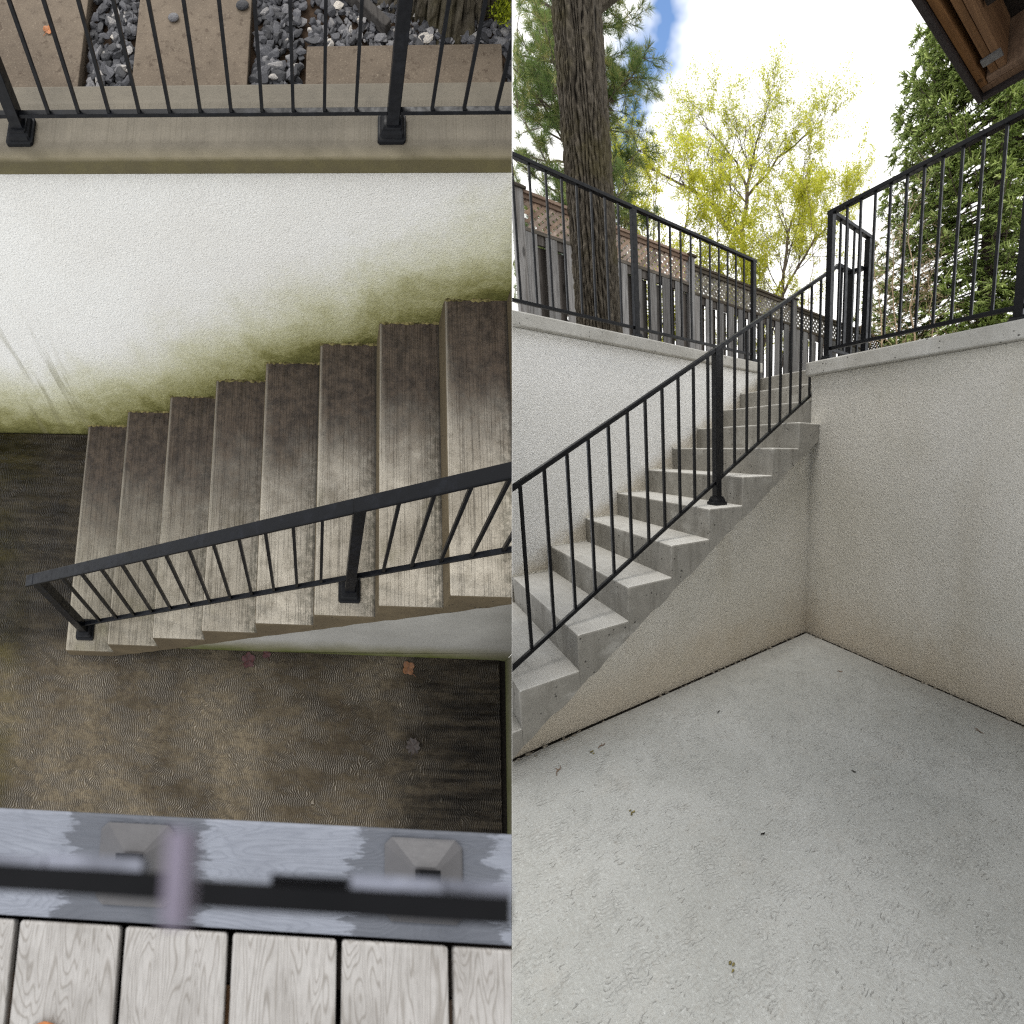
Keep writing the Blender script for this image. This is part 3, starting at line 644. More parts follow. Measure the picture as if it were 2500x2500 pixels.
# ---------------- fence
FY = 3.4
def fence(st):
    t = thing(st, 'wooden_fence', (.2, FY, 2.2), 'weathered grey board fence with lattice top behind the white wall', 'fence')
    posts = [-1.03, 1.478, 3.98, 6.45, 8.9]
    caps = [4.30, 4.29, 4.25, 4.2, 4.2]
    for i, x in enumerate(posts):
        fp = part(st, 'fence_post', MB().box(x - .055, x + .055, FY - .055, FY + .055, 2.1, caps[i]), M['fence'], t, bevel=.004)
        mb = MB(); rs = [[(x - h, FY - h, z), (x + h, FY - h, z), (x + h, FY + h, z), (x - h, FY + h, z)] for h, z in ((.085, caps[i]), (.085, caps[i] + .025), (.05, caps[i] + .05), (.005, caps[i] + .075))]
        if fp is not None: part(st, 'post_cap', mb.rings(rs), M['trim'], fp)
    for b in range(4):
        x0, x1 = posts[b] + .057, posts[b + 1] - .057
        top, bot = ((4.27, 3.92) if b == 0 else (4.17, 3.81) if b == 1 else (4.12, 3.78))
        trim = M['trim_cedar'] if b == 0 else M['trim']; lat = M['lattice'] if b == 0 else M['lattice_grey']
        part(st, 'cap_rail', MB().box(x0, x1, FY - .06, FY + .06, top, top + .035), trim, t, bevel=.003)
        part(st, 'top_trim', MB().box(x0, x1, FY - .035, FY + .035, top - .045, top - .001), trim, t)
        part(st, 'middle_rail', MB().box(x0, x1, FY - .045, FY + .045, bot - .04, bot), M['trim'], t, bevel=.003)
        part(st, 'back_rail', MB().box(x0, x1, FY - .02, FY + .02, bot - .14, bot - .042), M['fence_back'], t)
        part(st, 'back_rail', MB().box(x0, x1, FY - .02, FY + .02, 2.4, 2.5), M['fence_back'], t)
        # boards alternately in front of and behind the rails
        n = int((x1 - x0) / .118); sp_ = (x1 - x0) / n; wdt = .138
        for i in range(n):
            xc = x0 + (i + .5) * sp_ + rng.uniform(-.008, .008); f = i % 2 == 0
            w2 = (wdt if f else .13) / 2; y = FY - .042 if f else FY + .024; dz = rng.uniform(-.01, .006)
            a, c = max(xc - w2, x0 + .002), min(xc + w2, x1 - .002); tl = rng.uniform(-.004, .004)
            zt_ = bot - .042 + (dz if not f else -abs(dz) * .3) - (.10 if not f else 0)
            part(st, 'board', MB().hexa([(a + tl, y, 2.2), (c + tl, y, 2.2), (c + tl, y + .018, 2.2), (a + tl, y + .018, 2.2), (a, y, zt_), (c, y, zt_), (c, y + .018, zt_), (a, y + .018, zt_)]), M['fence'] if f else M['fence_back'], t)
        # lattice: two layers of crossing laths
        z0, z1 = bot + .001, top - .046; H = z1 - z0; pit = .088 if b < 2 else .1
        stuff = MB()
        for lay in (0, 1):
            y = FY - .012 if lay == 0 else FY - .003; sgn = 1 if lay == 0 else -1; hw = .0265
            xs = x0 - H
            while xs < x1 + H:
                # strip centre line from (xs, z0) to (xs + sgn*H, z1), clipped to the bay
                xa, xb = xs, xs + sgn * H
                def zat(x): return z0 + (x - xa) / (xb - xa) * H
                pts = []
                za, zb2 = z0, z1; xa_, xb_ = xa, xb
                lo, hi = x0 + hw, x1 - hw
                if max(xa, xb) > lo and min(xa, xb) < hi:
                    if xa_ < lo: za = zat(lo); xa_ = lo
                    if xa_ > hi: za = zat(hi); xa_ = hi
                    if xb_ < lo: zb2 = zat(lo); xb_ = lo
                    if xb_ > hi: zb2 = zat(hi); xb_ = hi
                    if abs(zb2 - za) > .03:
                        v = [(xa_ - hw, y, za), (xa_ + hw, y, za), (xa_ + hw, y + .008, za), (xa_ - hw, y + .008, za), (xb_ - hw, y, zb2), (xb_ + hw, y, zb2), (xb_ + hw, y + .008, zb2), (xb_ - hw, y + .008, zb2)]
                        if b < 2: part(st, 'lath', MB().hexa(v), lat, t)
                        else: stuff.hexa(v)
                xs += pit
        if b >= 2: tag(part(st, 'lattice', stuff, lat, t), kind='stuff')
fence(st)

# ------------------------------------------------------------------ trees
def trunk_mesh(axis, rad, nA=220, nH=230, ridges=38, depth=.085, flare=None):
    """axis(t)->centre, rad(t)->radius; bark ridges as real relief"""
    V = np.zeros((nH, nA, 3)); T = np.zeros((nH, nA))
    th = np.linspace(0, 2 * np.pi, nA, endpoint=False)
    WC = [(nr.uniform(.25, .6), nr.integers(1, 12), nr.uniform(-14, 14), nr.uniform(0, 6.28)) for _ in range(9)]
    BC = [(nr.uniform(.3, .7), nr.integers(3, 26), nr.uniform(-60, 60), nr.uniform(0, 6.28)) for _ in range(7)]
    for i in range(nH):
        t_ = i / (nH - 1); c = np.array(axis(t_)); r = rad(t_); z = c[2]
        wz = sum(am * np.sin(f1 * th + f2 * z + p_) for am, f1, f2, p_ in WC)
        rd = np.abs(np.sin(ridges * th / 2. + wz)) ** .7
        brk = sum(am * np.sin(f1 * th + f2 * z + p_) for am, f1, f2, p_ in BC)
        rd = rd * (.78 + .22 * np.tanh(2 * brk)) + .1 * np.sin(61 * th + 37 * z + 3 * wz)
        rr = r * (1 + depth * (rd - .6) * 1.6 + .015 * np.sin(2 * th + 2 * z))
        if flare: rr = rr * (1 + flare(t_, th))
        V[i, :, 0] = c[0] + rr * np.cos(th); V[i, :, 1] = c[1] + rr * np.sin(th); V[i, :, 2] = z; T[i] = np.clip(rd, 0, 1)
    idx = np.arange(nH * nA).reshape(nH, nA)
    a = idx[:-1]; b = np.roll(idx, -1, 1)[:-1]; c_ = np.roll(idx, -1, 1)[1:]; d = idx[1:]
    return V.reshape(-1, 3), np.stack([a, b, c_, d], -1).reshape(-1, 4), T.ravel()

def cards(P, D, U, L, Wd, tone):
    """many small kite-shaped leaves: position, direction, side vector, length, width"""
    n = len(P); D = D / np.linalg.norm(D, axis=1, keepdims=True); Sd = np.cross(D, U); Sd /= (np.linalg.norm(Sd, axis=1, keepdims=True) + 1e-9)
    L = L[:, None]; Wd = Wd[:, None]; N = np.cross(Sd, D)
    V = np.stack([P, P + D * L * .45 + Sd * Wd + N * Wd * .3, P + D * L, P + D * L * .45 - Sd * Wd + N * Wd * .3], 1).reshape(-1, 3)
    F = np.arange(4 * n).reshape(n, 4); return V, F, np.repeat(tone, 4)
def spindles(P, D, L, R_, tone, n=4):
    """needle covered shoots: tapered little four sided bodies"""
    m = len(P); D = D / np.linalg.norm(D, axis=1, keepdims=True); up = np.tile(np.array((.2, .1, 1.)), (m, 1)) + nr.normal(0, .3, (m, 3))
    A = np.cross(D, up); A /= np.linalg.norm(A, axis=1, keepdims=True); Bv = np.cross(D, A)
    rows = []
    for f, r in ((0, .35), (.25, 1.), (.72, .85), (1, .12)):
        for k in range(n):
            an = 2 * np.pi * k / n
            rows.append(P + D * (L * f)[:, None] + (A * math.cos(an) + Bv * math.sin(an)) * (R_ * r)[:, None])
    V = np.stack(rows, 1); off = (np.arange(m) * 4 * n)[:, None, None]; f = []
    for i in range(3):
        for k in range(n): f.append((i * n + k, i * n + (k + 1) % n, (i + 1) * n + (k + 1) % n, (i + 1) * n + k))
    F = (np.array(f)[None] + off).reshape(-1, 4); return V.reshape(-1, 3), F, np.repeat(tone, 4 * n)

def grow(mb, p, d, L, r, depth, tips, cfg, nside=5):
    """random branching; tips collects (point, dir) along the thin wood"""
    n = 5; pts = [np.array(p, float)]; d = unit(d); rads = [r]
    for i in range(n):
        d = unit(d + np.array([rng.gauss(0, cfg['wob']) for _ in range(3)]) + np.array((0, 0, cfg['up'])))
        pts.append(pts[-1] + d * L / n); rads.append(r * (1 - .75 * (i + 1) / n))
    mb.tube(pts, rads, nside if r > .012 else 3, cap=False)
    if depth == 0:
        for i in range(1, n + 1): tips.append((pts[i], d))
        return
    if depth <= 1:
        for i in range(2, n + 1): tips.append((pts[i], d))
    k = cfg['kids'][min(len(cfg['kids']) - 1, depth)]
    for j in range(k):
        f = .25 + .75 * (j + rng.random()) / k; i = min(n - 1, int(f * n)); q = pts[i] + (pts[i + 1] - pts[i]) * (f * n - i)
        s_ = unit(np.array([rng.gauss(0, 1) for _ in range(3)])); dd = unit(pts[i + 1] - pts[i]); s_ = unit(s_ - dd * np.dot(s_, dd))
        an = rng.uniform(*cfg['ang']); nd = dd * math.cos(an) + s_ * math.sin(an)
        grow(mb, q, nd, L * rng.uniform(.45, .72), rads[i] * .6 + .0012, depth - 1, tips, cfg, nside)

# big deciduous trunk close behind the white wall
def oak(st, base, lean, r0, r1, z0, z1, label, nH, roots=False):
    t = thing(st, 'tree', (*base, z0), label, 'tree')
    ax = lambda q: (base[0] + lean[0] * q, base[1] + lean[1] * q, z0 + (z1 - z0) * q)
    H = z1 - z0
    rd = lambda q: r0 + (r1 - r0) * q + .09 * math.exp(-q * H / .16)
    fl = lambda q, th: .28 * np.exp(-q * H / .13) * np.cos(5 * th + 1.2)
    V, F, T = trunk_mesh(ax, rd, nH=nH, flare=fl)
    part(st, 'trunk', (V, F), M['bark'], t, attrs=T, smooth=False)
    return t
oak_t = oak(RB, (-.79, 1.86), (-.14, .0), .205, .20, 2.1, 6.2, 'thick ridged trunk of a tall tree behind the white wall railing', 420)
mbk = MB(); tips = []
grow(mbk, (-.72, 1.86, 5.15), (.9, -.3, 1.0), 1.2, .05, 1, tips, dict(wob=.08, up=.05, kids=[0, 2], ang=(.4, .9)))
part(RB, 'limb', mbk, M['bark'], oak_t, drop=True, attrs=np.full(len(mbk.v), .7))

E_LAT = np.array((.776, -.6306, 0)); E_FWD = np.array((.632, .775, 0))
def pine(st):
    t = thing(st, 'pine_tree', (1.1, 6.9, 2.2), 'blurred green pine spreading behind the thick trunk', 'tree')
    c = np.array((1.1, 6.9, 2.2))
    mb = MB(); mb.tube([c, c + (0, 0, 4), c + (.1, 0, 9.6)], [.17, .14, .05], 8); part(st, 'trunk', mb, M['twig'], t, drop=True)
    br = MB(); P = []; D = []
    for i in range(84):
        z = 3.4 + i * .078 + rng.uniform(-.1, .1); az_ = rng.uniform(0, 6.28); L = rng.uniform(1.1, 2.2) * (1. if z < 8.5 else .8)
        lat = math.cos(az_); fw = math.sin(az_)
        if lat > .5 and z < 7: L *= .8
        d = E_LAT * lat + E_FWD * fw * .8; p = c + np.array((0, 0, z - 2.2)); pts = [p]; dz = .25
        for k in range(6):
            p = p + (d + np.array((0, 0, dz)) + np.array([rng.gauss(0, .12) for _ in range(3)])) * L / 6; pts.append(p); dz += .06
            if k > 0:
                for q in range(4):
                    s_ = unit(np.array([rng.gauss(0, 1), rng.gauss(0, 1), rng.gauss(0, .5)])) + d * .6 + np.array((0, 0, .2)); l2 = rng.uniform(.15, .5)
                    e = p + unit(s_) * l2; br.tube([p, (p + e) / 2 + np.array((0, 0, .02)), e], [.009, .006, .003], 3, cap=False)
                    for w_ in range(4):
                        P.append(p + (e - p) * (.4 + .6 * (w_ + rng.random()) / 4)); D.append(unit(s_))
        br.tube(pts, [.03, .026, .022, .018, .014, .01, .005], 4, cap=False)
    P = np.array(P); D = np.array(D); n = len(P); K = 26
    PP = np.repeat(P, K, 0); DD = np.repeat(D, K, 0) * .8 + nr.normal(0, .75, (n * K, 3)) + np.array((0, 0, .25))
    tone = np.repeat(nr.random(n) * .75, K) + nr.random(n * K) * .2
    V, F, T = cards(PP, DD, nr.normal(0, 1, (n * K, 3)), nr.uniform(.10, .20, n * K), nr.uniform(.0025, .0048, n * K), tone)
    tag(part(st, 'branches', br, M['twig'], t, drop=True), kind='stuff'); part(st, 'crown', (V, F), M['pine'], t, drop=True, attrs=T)
pine(RB)

def leafy(st, name, base, limbs, label, cfg, nleaf, size, depth=3, twigmat='twig', tonec=.5, group=None):
    """limbs: list of (polyline points, r0, r1, side shoots)"""
    t = thing(st, name, base, label, 'tree', group); tr = MB(); br = MB(); tips = []
    for pts, r0, r1, ns, SL in limbs:
        pts = [np.array(p, float) for p in pts]; m = len(pts); fine = []
        for i in range(m - 1):
            for k in range(4): fine.append(pts[i] + (pts[i + 1] - pts[i]) * k / 4 + np.array([rng.gauss(0, .03) for _ in range(3)]) * (1 if i + k else 0))
        fine.append(pts[-1]); q = len(fine); rr = [r0 + (r1 - r0) * i / (q - 1) for i in range(q)]
        tr.tube(fine, rr, 7, cap=False)
        for j in range(ns):
            f = .18 + .82 * (j + rng.random()) / ns; i = min(q - 2, int(f * (q - 1))); dd = unit(fine[i + 1] - fine[i])
            s_ = E_LAT * rng.choice((-1, 1)) * rng.uniform(.4, 1.) + E_FWD * rng.gauss(0, .5) + np.array((0, 0, rng.uniform(.1, .9)))
            grow(br, fine[i], unit(dd * .6 + s_), SL * rng.uniform(.6, 1.15), rr[i] * .5, depth, tips, cfg, 4)
        for _ in range(3): grow(br, fine[-1], unit(fine[-1] - fine[-2]), SL * .8, r1, depth, tips, cfg, 4)
    part(st, 'trunk', tr, M[twigmat], t, drop=True, smooth=True); tag(part(st, 'branches', br, M[twigmat], t, drop=True), kind='stuff')
    if nleaf:
        idx = nr.integers(0, len(tips), nleaf); P = np.array([tips[i][0] for i in idx]) + nr.normal(0, .04, (nleaf, 3)); D = nr.normal(0, 1, (nleaf, 3)) + np.array((0, 0, -.3))
        clump = nr.random(len(tips))[idx]
        V, F, T = cards(P, D, nr.normal(0, 1, (nleaf, 3)), nr.uniform(.7, 1.3, nleaf) * size, nr.uniform(.25, .45, nleaf) * size, np.clip(clump * .6 + nr.random(nleaf) * .4 + tonec - .5, 0, 1))
        part(st, 'crown', (V, F), M['leaf'], t, drop=True, attrs=T)
    return t
CF = dict(wob=.10, up=.05, kids=[0, 4, 5, 3], ang=(.4, .95))
leafy(RB, 'maple_tree', (7.7, 8.5, 2.2),
      [([(7.7, 8.5, 2.2), (7.8, 8.6, 5.5), (8.03, 8.92, 8.4), (8.35, 8.98, 10.2), (8.6, 9.02, 11.2), (8.95, 8.95, 12.3)], .13, .02, 18, 1.7),
       ([(8.0, 8.9, 8.3), (7.3, 9.6, 9.6), (6.5, 10.5, 10.4), (5.7, 11.3, 10.9)], .08, .02, 14, 1.6),
       ([(8.3, 8.98, 10.2), (8.0, 9.4, 11.3), (7.5, 9.9, 12.0)], .05, .015, 9, 1.4), ([(8.35, 8.98, 10.0), (9.2, 8.3, 11.2), (9.9, 7.7, 11.9)], .05, .015, 9, 1.4)],
      'tall sparse tree with yellow green spring leaves against the white sky', CF, 25000, .052)
leafy(RB, 'maple_tree', (8.7, 7.7, 2.2),
      [([(8.7, 7.7, 2.2), (8.85, 7.9, 6.0), (9.1, 7.8, 8.6), (9.6, 7.6, 10.0)], .09, .02, 15, 1.5), ([(8.85, 7.9, 6.4), (9.7, 7.2, 8.4), (10.5, 6.8, 9.2)], .05, .015, 11, 1.4)],
      'slender yellow green tree between the maple and the right railing', CF, 20000, .054, tonec=.62)
leafy(RB, 'shrub', (4.2, 9.2, 2.2),
      [([(4.2, 9.2, 2.2), (4.0, 9.5, 6.0), (3.7, 9.8, 8.6)], .07, .02, 12, 1.4), ([(4.3, 9.1, 3.0), (4.9, 8.6, 6.2), (5.3, 8.4, 8.3)], .06, .02, 12, 1.4), ([(4.3, 9.2, 3.0), (4.5, 9.0, 8.2)], .05, .02, 10, 1.3)],
      'bushy yellow green tree over the fence right of the thick trunk', CF, 31000, .056, tonec=.68)
leafy(RB, 'shrub', (6.6, 7.4, 2.2),
      [([(6.6, 7.4, 2.2), (6.2, 7.7, 5.6), (6.0, 7.9, 7.6)], .05, .015, 11, 1.3), ([(6.7, 7.3, 3.0), (7.4, 6.8, 6.0), (7.8, 6.4, 7.8)], .05, .015, 11, 1.3)],
      'low yellow green bush showing above the fence by the stair rail', CF, 27000, .056, tonec=.66)
VF = dict(wob=.3, up=.0, kids=[0, 2, 2, 2], ang=(.2, .7))
leafy(RB, 'climbing_vine', (5.2, 3.9, 2.2), [([(5.2, 3.9, 2.2), (5.3, 4.0, 4.2), (5.45, 4.1, 5.9), (5.5, 4.3, 7.4)], .012, .004, 14, .8), ([(5.6, 3.8, 2.2), (5.8, 3.75, 5.0), (6.1, 3.9, 7.9)], .010, .003, 10, .7), ([(5.4, 3.6, 2.2), (5.5, 3.9, 5.4)], .010, .003, 10, .6)],
      'bare brown vine stems twisting up above the fence end', VF, 0, .05, 2, 'vine_dark')
WF = dict(wob=.34, up=-.07, kids=[0, 2, 3, 3], ang=(.3, .9))
leafy(RB, 'willow_shrub', (3.9, 1.15, 1.95), [([(3.9, 1.15, 1.95), (3.72, 1.22, 3.2), (3.64, 1.3, 4.4)], .016, .006, 20, .75), ([(3.95, 1.0, 1.95), (3.95, 1.05, 3.6), (3.88, 1.2, 4.75)], .016, .006, 20, .75), ([(3.55, 1.35, 1.95), (3.5, 1.38, 3.4), (3.4, 1.45, 4.1)], .013, .005, 14, .55), ([(4.3, .85, 1.95), (4.3, .9, 3.2), (4.2, 1.0, 3.9)], .013, .005, 12, .55)],
      'pale bare curly twigs hanging behind the right railing', WF, 0, .05, 2, 'vine')

def spruce(st):
    c = np.array((8.5, 1.55, 1.95))
    t = thing(st, 'spruce_tree', c, 'dense green spruce beyond the right wall under the deck corner', 'tree')
    mb = MB(); mb.tube([c, c + (.2, .1, 4), c + (.6, .25, 9), c + (.8, .3, 12)], [.2, .16, .09, .03], 9); part(st, 'trunk', mb, M['twig'], t, drop=True)
    br = MB(); A = []; B_ = []; tipsP = []; tipsD = []
    z = 2.1
    while z < 11.8:
        f = (z - 2) / 10.5; Lb = 3.0 * (1 - f * .5) * (1. if z > 3.2 else .85)
        for j in range(27):
            az_ = rng.uniform(0, 6.28); lat = math.cos(az_); fw = math.sin(az_)
            if fw > .85 or lat > .8: continue
            L = Lb * rng.uniform(.68, 1.1); d = E_LAT * lat + E_FWD * fw; side = np.array((d[1], -d[0], 0))
            p = c + np.array((.06 * (z - 2), .025 * (z - 2), z - 1.95 + rng.uniform(-.1, .1))); n = 9; pts = [p]
            for k in range(n):
                sl_ = .10 - .70 * math.sin(math.pi * min(1, (k + 1) / n * 1.02)) + (.75 if k > n - 3 else 0)
                p = p + (d + np.array((0, 0, sl_ * .9))) * L / n; pts.append(p)
                if k >= 2:
                    for s_ in (-1, 1):
                        for rep_ in (0, 1):
                            tw = unit(d * rng.uniform(.35, .9) + side * s_ * rng.uniform(.3, 1) + np.array((0, 0, rng.uniform(-.8, .2))))
                            tl = rng.uniform(.18, .46) * (1 - .4 * k / n); A.append(p); B_.append(p + tw * tl)
                            br.tube([p, p + tw * tl], [.006, .003], 3, cap=False)
            br.tube(pts, [.026 - .0022 * i for i in range(n + 1)], 4, cap=False)
            for q in range(6): tipsP.append(pts[-1] + np.array((rng.gauss(0, .03), rng.gauss(0, .03), rng.gauss(0, .02)))); tipsD.append(d * .6 + np.array((rng.gauss(0, .4), rng.gauss(0, .4), rng.uniform(.2, 1.1))))
        z += .33
    A = np.array(A); B_ = np.array(B_); n = len(A); K = 14; lit = np.repeat(nr.random(n), K)  # tone varies at random from twig to twig
    f = np.tile((np.arange(K) + .5) / K, n); TD = np.repeat(B_ - A, K, 0); TD /= np.linalg.norm(TD, axis=1, keepdims=True)
    P = np.repeat(A, K, 0) + np.repeat(B_ - A, K, 0) * f[:, None]
    sd = np.cross(TD, nr.normal(0, .35, (n * K, 3)) + (0, 0, 1)); sd /= np.linalg.norm(sd, axis=1, keepdims=True)
    D = TD * .8 + sd * (nr.choice((-1, 1), n * K) * nr.uniform(.3, 1., n * K))[:, None] + np.stack([np.zeros(n * K), np.zeros(n * K), nr.uniform(-.45, .35, n * K)], 1)
    Ln = nr.uniform(.05, .11, n * K); Tn = .15 + .5 * lit + .3 * f * nr.random(n * K)
    m = len(tipsP); P = np.vstack([P, np.array(tipsP)]); D = np.vstack([D, np.array(tipsD)]); Ln = np.r_[Ln, nr.uniform(.12, .22, m)]; Tn = np.r_[Tn, nr.uniform(.6, 1, m)]
    V, F, T = spindles(P, D, Ln, nr.uniform(.008, .0135, len(P)), np.clip(Tn, 0, 1), 3)
    print('spruce shoots', len(P))
    tag(part(st, 'branches', br, M['twig'], t, drop=True), kind='stuff'); part(st, 'crown', (V, F), M['needle'], t, drop=True, attrs=T, smooth=True)
spruce(RB)

# ================================================================== LEFT: the wet stairwell seen from the deck above
st = LB
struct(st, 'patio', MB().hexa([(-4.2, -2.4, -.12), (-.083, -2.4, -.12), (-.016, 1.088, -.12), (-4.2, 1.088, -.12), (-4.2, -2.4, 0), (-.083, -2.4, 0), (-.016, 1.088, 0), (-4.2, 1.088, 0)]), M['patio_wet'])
struct(st, 'patio_joint', MB().box(-4.2, .02, -2.4, 1.12, -.16, -.02), M['dirt'])
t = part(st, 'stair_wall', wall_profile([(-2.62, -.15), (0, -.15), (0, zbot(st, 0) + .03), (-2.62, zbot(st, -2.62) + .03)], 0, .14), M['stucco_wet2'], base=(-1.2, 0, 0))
tag(t, 'damp grey stucco wall with green foot beneath the wet stairs', 'wall')
t = thing(st, 'retaining_wall', (0, -1, 0), 'sliver of stucco side wall at the right edge of the wet patio', 'wall')
sh2 = lambda y: .0275 * y
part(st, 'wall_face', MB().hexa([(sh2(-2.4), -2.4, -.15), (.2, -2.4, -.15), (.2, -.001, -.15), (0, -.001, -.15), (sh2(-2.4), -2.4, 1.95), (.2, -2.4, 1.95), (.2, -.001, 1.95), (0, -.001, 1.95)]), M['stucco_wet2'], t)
t = thing(st, 'retaining_wall', (-1.5, 1.1, 0), 'bright white stucco wall with green algae creeping up from the wet steps', 'wall')
part(st, 'wall_face', MB().box(-4.4, .4, 1.1, 1.3, -.15, 2.186), M['stucco_wet'], t)
part(st, 'coping', MB().box(-4.4, .4, 1.0526, 1.332, 2.188, 2.2627), M['coping_wet'], t, bevel=.007)
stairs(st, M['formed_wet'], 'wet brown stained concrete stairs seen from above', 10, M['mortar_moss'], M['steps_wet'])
t = thing(st, 'stair_railing', (-2.36, SY, zt(st, 1)), 'black steel handrail over the wet stairs seen from above', 'railing')
ztp = lambda p: .665 * p[0] + 2.600; zbt = lambda p: .668 * p[0] + 1.802
rail_run(st, t, (-2.337, SY), (-.928, SY), ztp, zbt, M['black_wet'], 12, wtop=.045, htop=.022, wb=.019, hb=.017, bal=.0125, ext=(.085, 0))
rail_run(st, t, (-.884, SY), (.55, SY), ztp, zbt, M['black_wet'], 12, wtop=.045, htop=.022, wb=.019, hb=.017, bal=.0125, ext=(.044, 0))
post(st, t, -2.36, SY, zt(st, 1), ztp((-2.36, 0)), M['black_wet'], M['base'])
post(st, t, -.906, SY, zt(st, 6), ztp((-.906, 0)), M['black_wet'], M['base'])
zc = 2.2627
t = thing(st, 'wall_railing', (-.82, LY, zc), 'black steel railing bolted to the damp coping above the white wall', 'railing')
zl = lambda p: zc + .985; zb_ = lambda p: zc + .095
px = [-3.55, -2.187, -.82, .545]
for i in range(3): rail_run(st, t, (px[i] + .022, 1.145), (px[i + 1] - .022, 1.145), zl, zb_, M['black_wet'], 11, ext=(.022, .022), wb=.019, hb=.016, bal=.0115)
for x in px[:3]: post(st, t, x, 1.15, zc, zc + .972, M['black_wet'], M['base'])

# garden strip behind the coping: pavers, gravel, timber, tree foot
struct(st, 'garden_ground', MB().add([(-5, 1.334, 2.175), (1.5, 1.334, 2.175), (1.5, 3.2, 2.175), (-5, 3.2, 2.175)], [(0, 1, 2, 3)]), M['soil'])
pav = [((-3.2, -2.003, 1.336, 2.6), 'brown concrete paver holding a dead leaf left of the gravel'), ((-1.797, -1.356, 1.336, 2.6), 'brown concrete paver between the two gravel strips'), ((-1.137, -.411, 1.336, 1.492), 'narrow brown paver lying along the coping near the tree foot')]
for (x0, x1, y0, y1), lb in pav:
    o = part(st, 'paver', MB().box(x0, x1, y0, y1, 2.16, 2.245), M['paver'], base=((x0 + x1) / 2, (y0 + y1) / 2, 2.16), bevel=.005)
    tag(o, lb, 'paver', 'garden pavers')
def ico():
    bm = bmesh.new(); bmesh.ops.create_icosphere(bm, subdivisions=2, radius=1); v = np.array([x.co[:] for x in bm.verts]); f = np.array([[a.index for a in q.verts] for q in bm.faces]); bm.free(); return v, f
IV, IF = ico()
def stones(zones, mean):
    Vs = []; Fs = []; Ts = []; n = 0
    for (x0, x1, y0, y1), cnt, sc_, tn in zones:
        for i in range(cnt):
            r = nr.uniform(.6, 1.35) * mean * sc_; v = IV.copy()
            for k in range(13):   # facets
                d = unit(nr.normal(0, 1, 3)); h = nr.uniform(.38, .72); q = v @ d; m = q > h; v[m] -= np.outer(q[m] - h, d)
            v = v * np.array((nr.uniform(.8, 1.5), nr.uniform(.7, 1.1), nr.uniform(.55, .9))) * r
            a = nr.uniform(0, 6.28); R_ = np.array([[math.cos(a), -math.sin(a), 0], [math.sin(a), math.cos(a), 0], [0, 0, 1]]); v = v @ R_.T
            v += np.array((nr.uniform(x0 + r * .8, x1 - r * .8), nr.uniform(y0 + r * .8, y1 - r * .6), 2.185 + nr.uniform(0, .03)))
            Vs.append(v); Fs.append(IF + n); n += len(v); Ts.append(np.full(len(v), min(1, max(0, nr.beta(1.2, 2.6) + tn - .04))))
    return np.vstack(Vs), np.vstack(Fs), np.concatenate(Ts)
V, F, T = stones([((-2.0, -1.80, 1.337, 2.2), 620, 1, 0), ((-1.353, -1.14, 1.337, 2.3), 640, 1, 0), ((-1.14, -.2, 1.497, 1.62), 330, .9, .05), ((-1.14, -.75, 1.6, 2.2), 420, .95, .08), ((-.40, -.2, 1.337, 1.7), 130, 1, 0), ((-1.0, -.45, 1.5, 1.9), 480, .42, .35)], .0225)
tag(part(st, 'gravel_bed', (V, F), M['gravel'], attrs=T, base=(-1.5, 1.5, 2.17)), 'loose grey and black gravel filling the strips between the pavers', 'gravel', kind='stuff')
o = part(st, 'loose_stone', (IV * np.array((.022, .016, .012)) + np.array((-1.655, 1.605, 2.255)), IF), M['gravel'], attrs=np.full(len(IV), .5), base=(-1.655, 1.6, 2.245)); tag(o, 'pale pebble lying alone on the paver between the gravel strips', 'stone')
o = part(st, 'loose_stone', (IV * np.array((.026, .018, .014)) + np.array((-1.39, 1.65, 2.255)), IF), M['gravel'], attrs=np.full(len(IV), .05), base=(-1.39, 1.65, 2.245)); tag(o, 'dark pebble on the paver edge beside the right gravel strip', 'stone')
d = np.array((-.81 + .967, 1.555 - 1.70)); p0 = np.array((-.83, 1.575)); p1 = np.array((-1.06, 1.80))
o = part(st, 'timber_edging', MB().bar((*p0, 2.225), (*p1, 2.225), .034, .05), M['timber'], base=(-.93, 1.68, 2.2), bevel=.004); tag(o, 'short dark weathered timber lying in the gravel', 'timber')
oakl = oak(LB, (-.60, 1.83), (.0, .02), .21, .205, 2.12, 2.85, 'flared mossy foot of a tree trunk beside the narrow paver', 120)
n = 900; P = np.stack([nr.normal(-.405, .018, n), nr.normal(1.605, .018, n), nr.normal(2.26, .012, n)], 1)
V, F, T = cards(P, nr.normal(0, 1, (n, 3)) + (0, -.3, 1), nr.normal(0, 1, (n, 3)), nr.uniform(.008, .018, n), nr.uniform(.002, .004, n), nr.random(n))
part(st, 'moss', (V, F), M['moss'], oakl, attrs=T, drop=True)

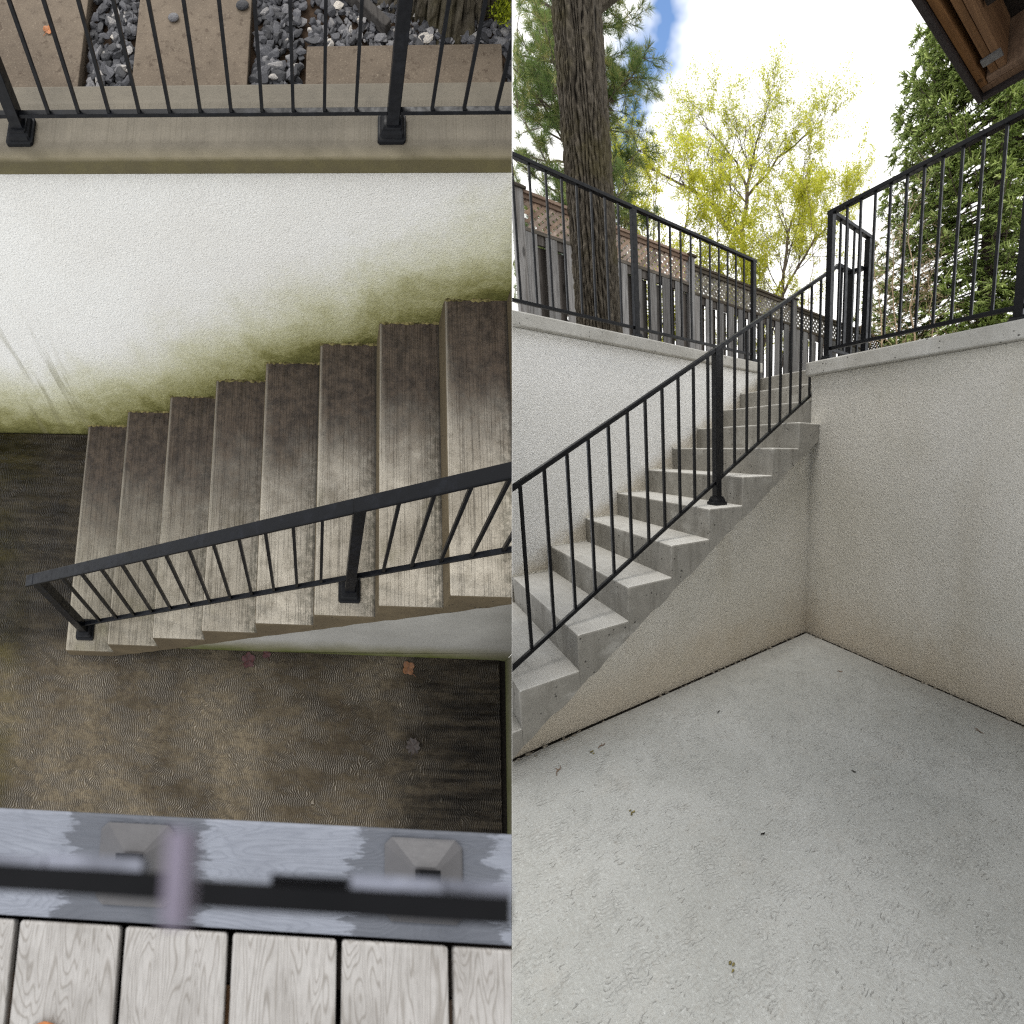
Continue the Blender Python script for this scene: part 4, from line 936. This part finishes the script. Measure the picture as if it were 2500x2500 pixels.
# fallen leaves
def leaf_mb(c, size, rot, lobes=5, zc=.0, curl=.25):
    mb = MB(); n = 28; c = np.array(c, float); ring = []
    for i in range(n):
        a = 2 * math.pi * i / n; r = size * (.62 + .38 * abs(math.cos(lobes * a / 2)) ** .8) * (1 - .1 * rng.random())
        ring.append(c + np.array((r * math.cos(a + rot), r * math.sin(a + rot), curl * r * (.3 + .7 * math.sin(2 * a + rot) ** 2) + .002)))
    low = [p - np.array((0, 0, .0012)) for p in ring]
    mb.add([c + (0, 0, .004)] + ring, [(0, i + 1, (i + 1) % n + 1) for i in range(n)])
    mb.add([c + (0, 0, .0028)] + low, [(0, (i + 1) % n + 1, i + 1) for i in range(n)])
    mb.tube([c + (0, 0, .004), c + np.array((math.cos(rot + 3.3), math.sin(rot + 3.3), 0)) * size * 1.5 + (0, 0, .004)], [.002, .001], 4); return mb
for c, s_, r_, mt, lb, lo in [((-1.435, -.045, 0), .042, .4, 'red', 'larger dark red maple leaf on the wet patio by the stair wall', 5), ((-1.335, -.012, .002), .026, 1.9, 'red', 'smaller dark red leaf against the stair wall foot', 3),
                          ((-.538, -.054, 0), .038, 2.2, 'orange', 'wet orange leaf on the patio near the inner corner', 4), ((-.516, -.409, 0), .042, 1.2, 'brownleaf', 'dark curled leaf with many lobes on the wet patio', 9),
                          ((-2.145, 1.57, 2.247), .022, .9, 'dead', 'small orange dead leaf on the left paver', 3), ((-1.378, -1.146, 3.652), .022, 1.5, 'dead', 'tip of a dry orange leaf on the deck boards', 1)]:
    o = part(st, 'fallen_leaf', leaf_mb(c, s_, r_, lo), M[mt], base=c); tag(o, lb, 'leaf')

# deck we look down from
DK = 3.65
t = thing(st, 'deck', (-1.1, -1.0, DK - .2), 'grey composite deck edge with grooved boards at the bottom', 'deck')
part(st, 'border_board', MB().box(-2.4, .2, -1.0225, -.9075, DK - .026, DK), M['border'], t, bevel=.004)
for i in range(-5, 8):
    x0 = -1.434 + .1440 * i + .0035; part(st, 'deck_board', MB().box(x0, x0 + .137, -2.0, -1.0265, DK - .026, DK - .001), M['deck'], t, bevel=.004)
for y in (-1.06, -1.42): part(st, 'joist', MB().box(-2.4, .2, y - .019, y + .019, DK - .2, DK - .029), M['joist'] if y < -1.1 else M['underdeck'], t)
part(st, 'rim_joist', MB().box(-2.4, .2, -.96, -.922, DK - .2, DK - .029), M['underdeck'], t)
part(st, 'subfloor', MB().box(-2.4, .2, -2.0, -.962, DK - .24, DK - .205), M['underdeck'], t)
for i in range(6): part(st, 'joist', MB().box(-1.434 + .288 * i - .03 - .29, -1.434 + .288 * i + .012 - .29, -2.0, -1.082, DK - .2, DK - .03), M['joist'], t)
t = thing(st, 'deck_railing', (-1.08, -.96, DK), 'blurred thin rail of the deck right below the viewer', 'railing')
for x in (-1.278, -.893):
    rs = []
    for h, z in ((.051, 0), (.051, .004), (.048, .007), (.018, .024), (.016, .025)):
        c = .18 * h; rs.append([(x + a, -.961 + b * .86, DK + .001 + z) for a, b in ((h - c, -h), (h, -h + c), (h, h - c), (h - c, h), (-h + c, h), (-h, h - c), (-h, -h + c), (-h + c, -h))])
    part(st, 'post_skirt', MB().rings(rs), M['skirt'], t)
    part(st, 'post', MB().box(x - .013, x + .013, -.972, -.950, DK + .02, DK + .075), M['barblack'], t)
part(st, 'top_rail', MB().box(-1.7, -1.0815, -.9636, -.9576, 4.600, 4.618), M['barblack'], t)
part(st, 'top_rail', MB().box(-1.0725, -.4, -.9648, -.9588, 4.600, 4.618), M['barblack'], t)
x = -1.30
while x < -.80:            # broken highlight along the rail, painted as short pieces of differing grey
    L_ = rng.uniform(.012, .05); x1 = x + L_
    if not (x1 > -1.083 and x < -1.071):
        o_ = .0024 if x1 < -1.08 else .0012; h_ = rng.uniform(.0018, .0034)
        part(st, 'rail_cap', MB().box(x, x1 - .0006, -.9598 + o_, -.9598 + o_ + h_, 4.604, 4.617 + rng.uniform(-.003, .003)), M[rng.choice(['alu', 'alu', 'border2', 'barblack'])], t)
    x = x1
part(st, 'bracket', MB().box(-1.0605, -1.0572, -.9625, -.9505, 4.728, 4.742), M['bracket'], t)
